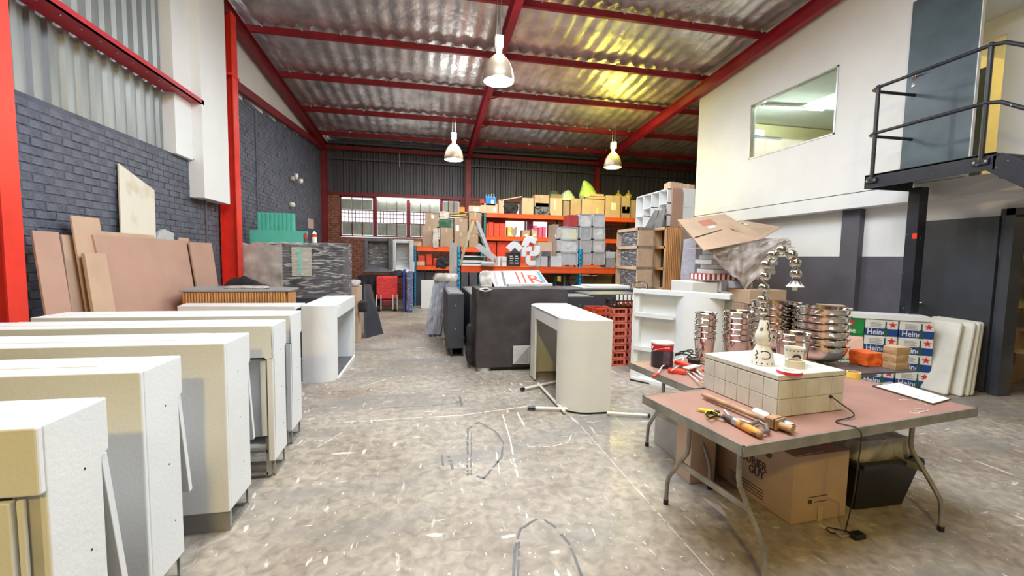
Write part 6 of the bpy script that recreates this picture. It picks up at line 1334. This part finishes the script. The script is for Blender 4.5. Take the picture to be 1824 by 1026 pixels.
text('COURIER',.078,Fm@MX.Translation((.10,.235,0)),'lettering',prt,t,sx=.80); text('GUY',.078,Fm@MX.Translation((.22,.175,0)),'lettering',prt,t,sx=.80)
for k in range(4): MB(Fm).prism([(.20+k*.05,.34),(.235+k*.05,.34),(.25+k*.05,.37),(.215+k*.05,.37)],2,0,.001).build('logo_mark',prt,t)
for k in range(4): MB(Fm).box(.05+.01*k,.10-k*.02,0,.35,.105-k*.02,.001).build('small_print',prt,t)
Ff=frame(Q(0,-.0025,0),ex,(0,0,1)); MB(Ff).box(.12,.16,0,.27,.164,.001).build('small_print',prt,t); MB(Ff).box(.12,.12,0,.15,.145,.001).box(.17,.125,0,.26,.129,.001).build('small_print',prt,t); MB(Ff).box(.20,.0,0,.24,.10,.001).build('tape',tape,t)
setp(BX(1.95,2.85,.0,2.6,3.3,.33).build('low_white_carton',M('grey_white_card',(.5,.49,.47),.7),bevel=.004),'low greyish white carton behind the printed moving carton','box')
setp(BX(1.84,2.62,0,2.04,2.80,.42).build('slim_brown_carton',kraft2,bevel=.004),'slim brown carton behind the left table leg','box')
t=thing('storage_bin','black plastic storage bin stuffed with clear plastic under the table','bin',(2.95,2.35,0))
m=MB(); A0=[(2.72,2.16),(3.10,2.16),(3.12,2.62),(2.72,2.62)]; A1=[(2.67,2.10),(3.15,2.10),(3.18,2.68),(2.66,2.68)]
m.add([(x,y,.0) for x,y in A0]+[(x,y,.33) for x,y in A1],[(0,3,2,1),(0,1,5,4),(1,2,6,5),(2,3,7,6),(3,0,4,7)]).build('body',blackp,t,solid=.006)
m=MB(); 
for i in range(4): a=V((*A1[i],.32)); b_=V((*A1[(i+1)%4],.32)); m.bar(a,b_,.045,.035)
m.build('rim',blackp,t,bevel=.004)
for s_ in (0,1): BX(3.14,2.22+.2*s_,.26,3.21,2.36+.2*s_,.33).build('handle',blackp,t,bevel=.008)
BX(2.93,2.125,.19,3.02,2.135,.25).build('torn_label',paper,t)
setp(wrapbox(2.70,2.14,.20,3.13,2.64,.47,.06,5,17,18,.3).build('clear_plastic_heap',M('crumpled_clear_plastic',(.40,.37,.30),.18,var=.2,bump=.8,bs=9,alpha=.85),smooth=True),'crumpled clear plastic bulging out of the black bin','plastic')
# ================================================================= BAY LAMPS
def baylamp(label,x,y,z,bm_,src=None,up=16,pw=60,c=(.95,1,.95)):
    t=thing('bay_lamp',label,'lamp',(x,y,z),0,'hanging bay lamps'); w=WM[t.name]
    MB(w).box(-.065,-.06,.52,.065,.06,.70).build('ballast_box',lampw,t,bevel=.006); MB(w).box(-.04,-.063,.60,.04,-.06,.615).build('vent',stripe_r,t)
    MB(w).lathe([(.035,.42),(.05,.45),(.05,.50),(.035,.52)],(0,0,0),16).build('neck',lampw,t,smooth=True)
    pr=[(.245,0),(.25,.01),(.243,.08),(.225,.17),(.19,.26),(.14,.34),(.08,.40),(.04,.43)]
    MB(w).open_lathe(pr,(0,0,0),32).build('reflector',M('ribbed_reflector',(.42,.33,.25),.4,.4),t,smooth=True,solid=.006)
    MB(w).lathe([(.24,-.004),(.252,-.004),(.252,.012),(.24,.012),(.24,-.004)],(0,0,0),32).build('rim',steel,t)
    MB(w).lathe([(0,.04),(.07,.05),(.09,.12),(.06,.2),(.03,.3)],(0,0,0),20).build('bulb',bm_,t,smooth=True)
    MB(w).tube([(-.04,0,.70),(-.02,0,roofz(x,y)-z+.01)],.004,6).tube([(.04,0,.70),(.02,0,roofz(x,y)-z+.01)],.004,6).build('hanger_wire',steel,t)
    point('bay_lamp_light',(x,y,z-.0),pw,c,.05); point('bay_lamp_upward_glow',(x,y-.16,z+.58),up,c,.16)
baylamp('nearest hanging bay lamp with cream reflector and ballast box',1.12,7.0,4.43,bulb,pw=55)
baylamp('small far hanging bay lamp left of the middle rafter',.68,11.6,4.16,bulb,pw=60)
baylamp('yellow glowing bay lamp hanging before the right rafter',5.2,11.6,4.22,bulby,pw=150,up=60,c=(.98,.88,.12))
MB().tube([(-.98,15.75,5.25),(-.98,15.75,4.7)],.012,6).build('hanging_rod',steel); setp(bpy.data.objects['hanging_rod'],'thin vertical rod hanging below the eaves at the back left','rod')
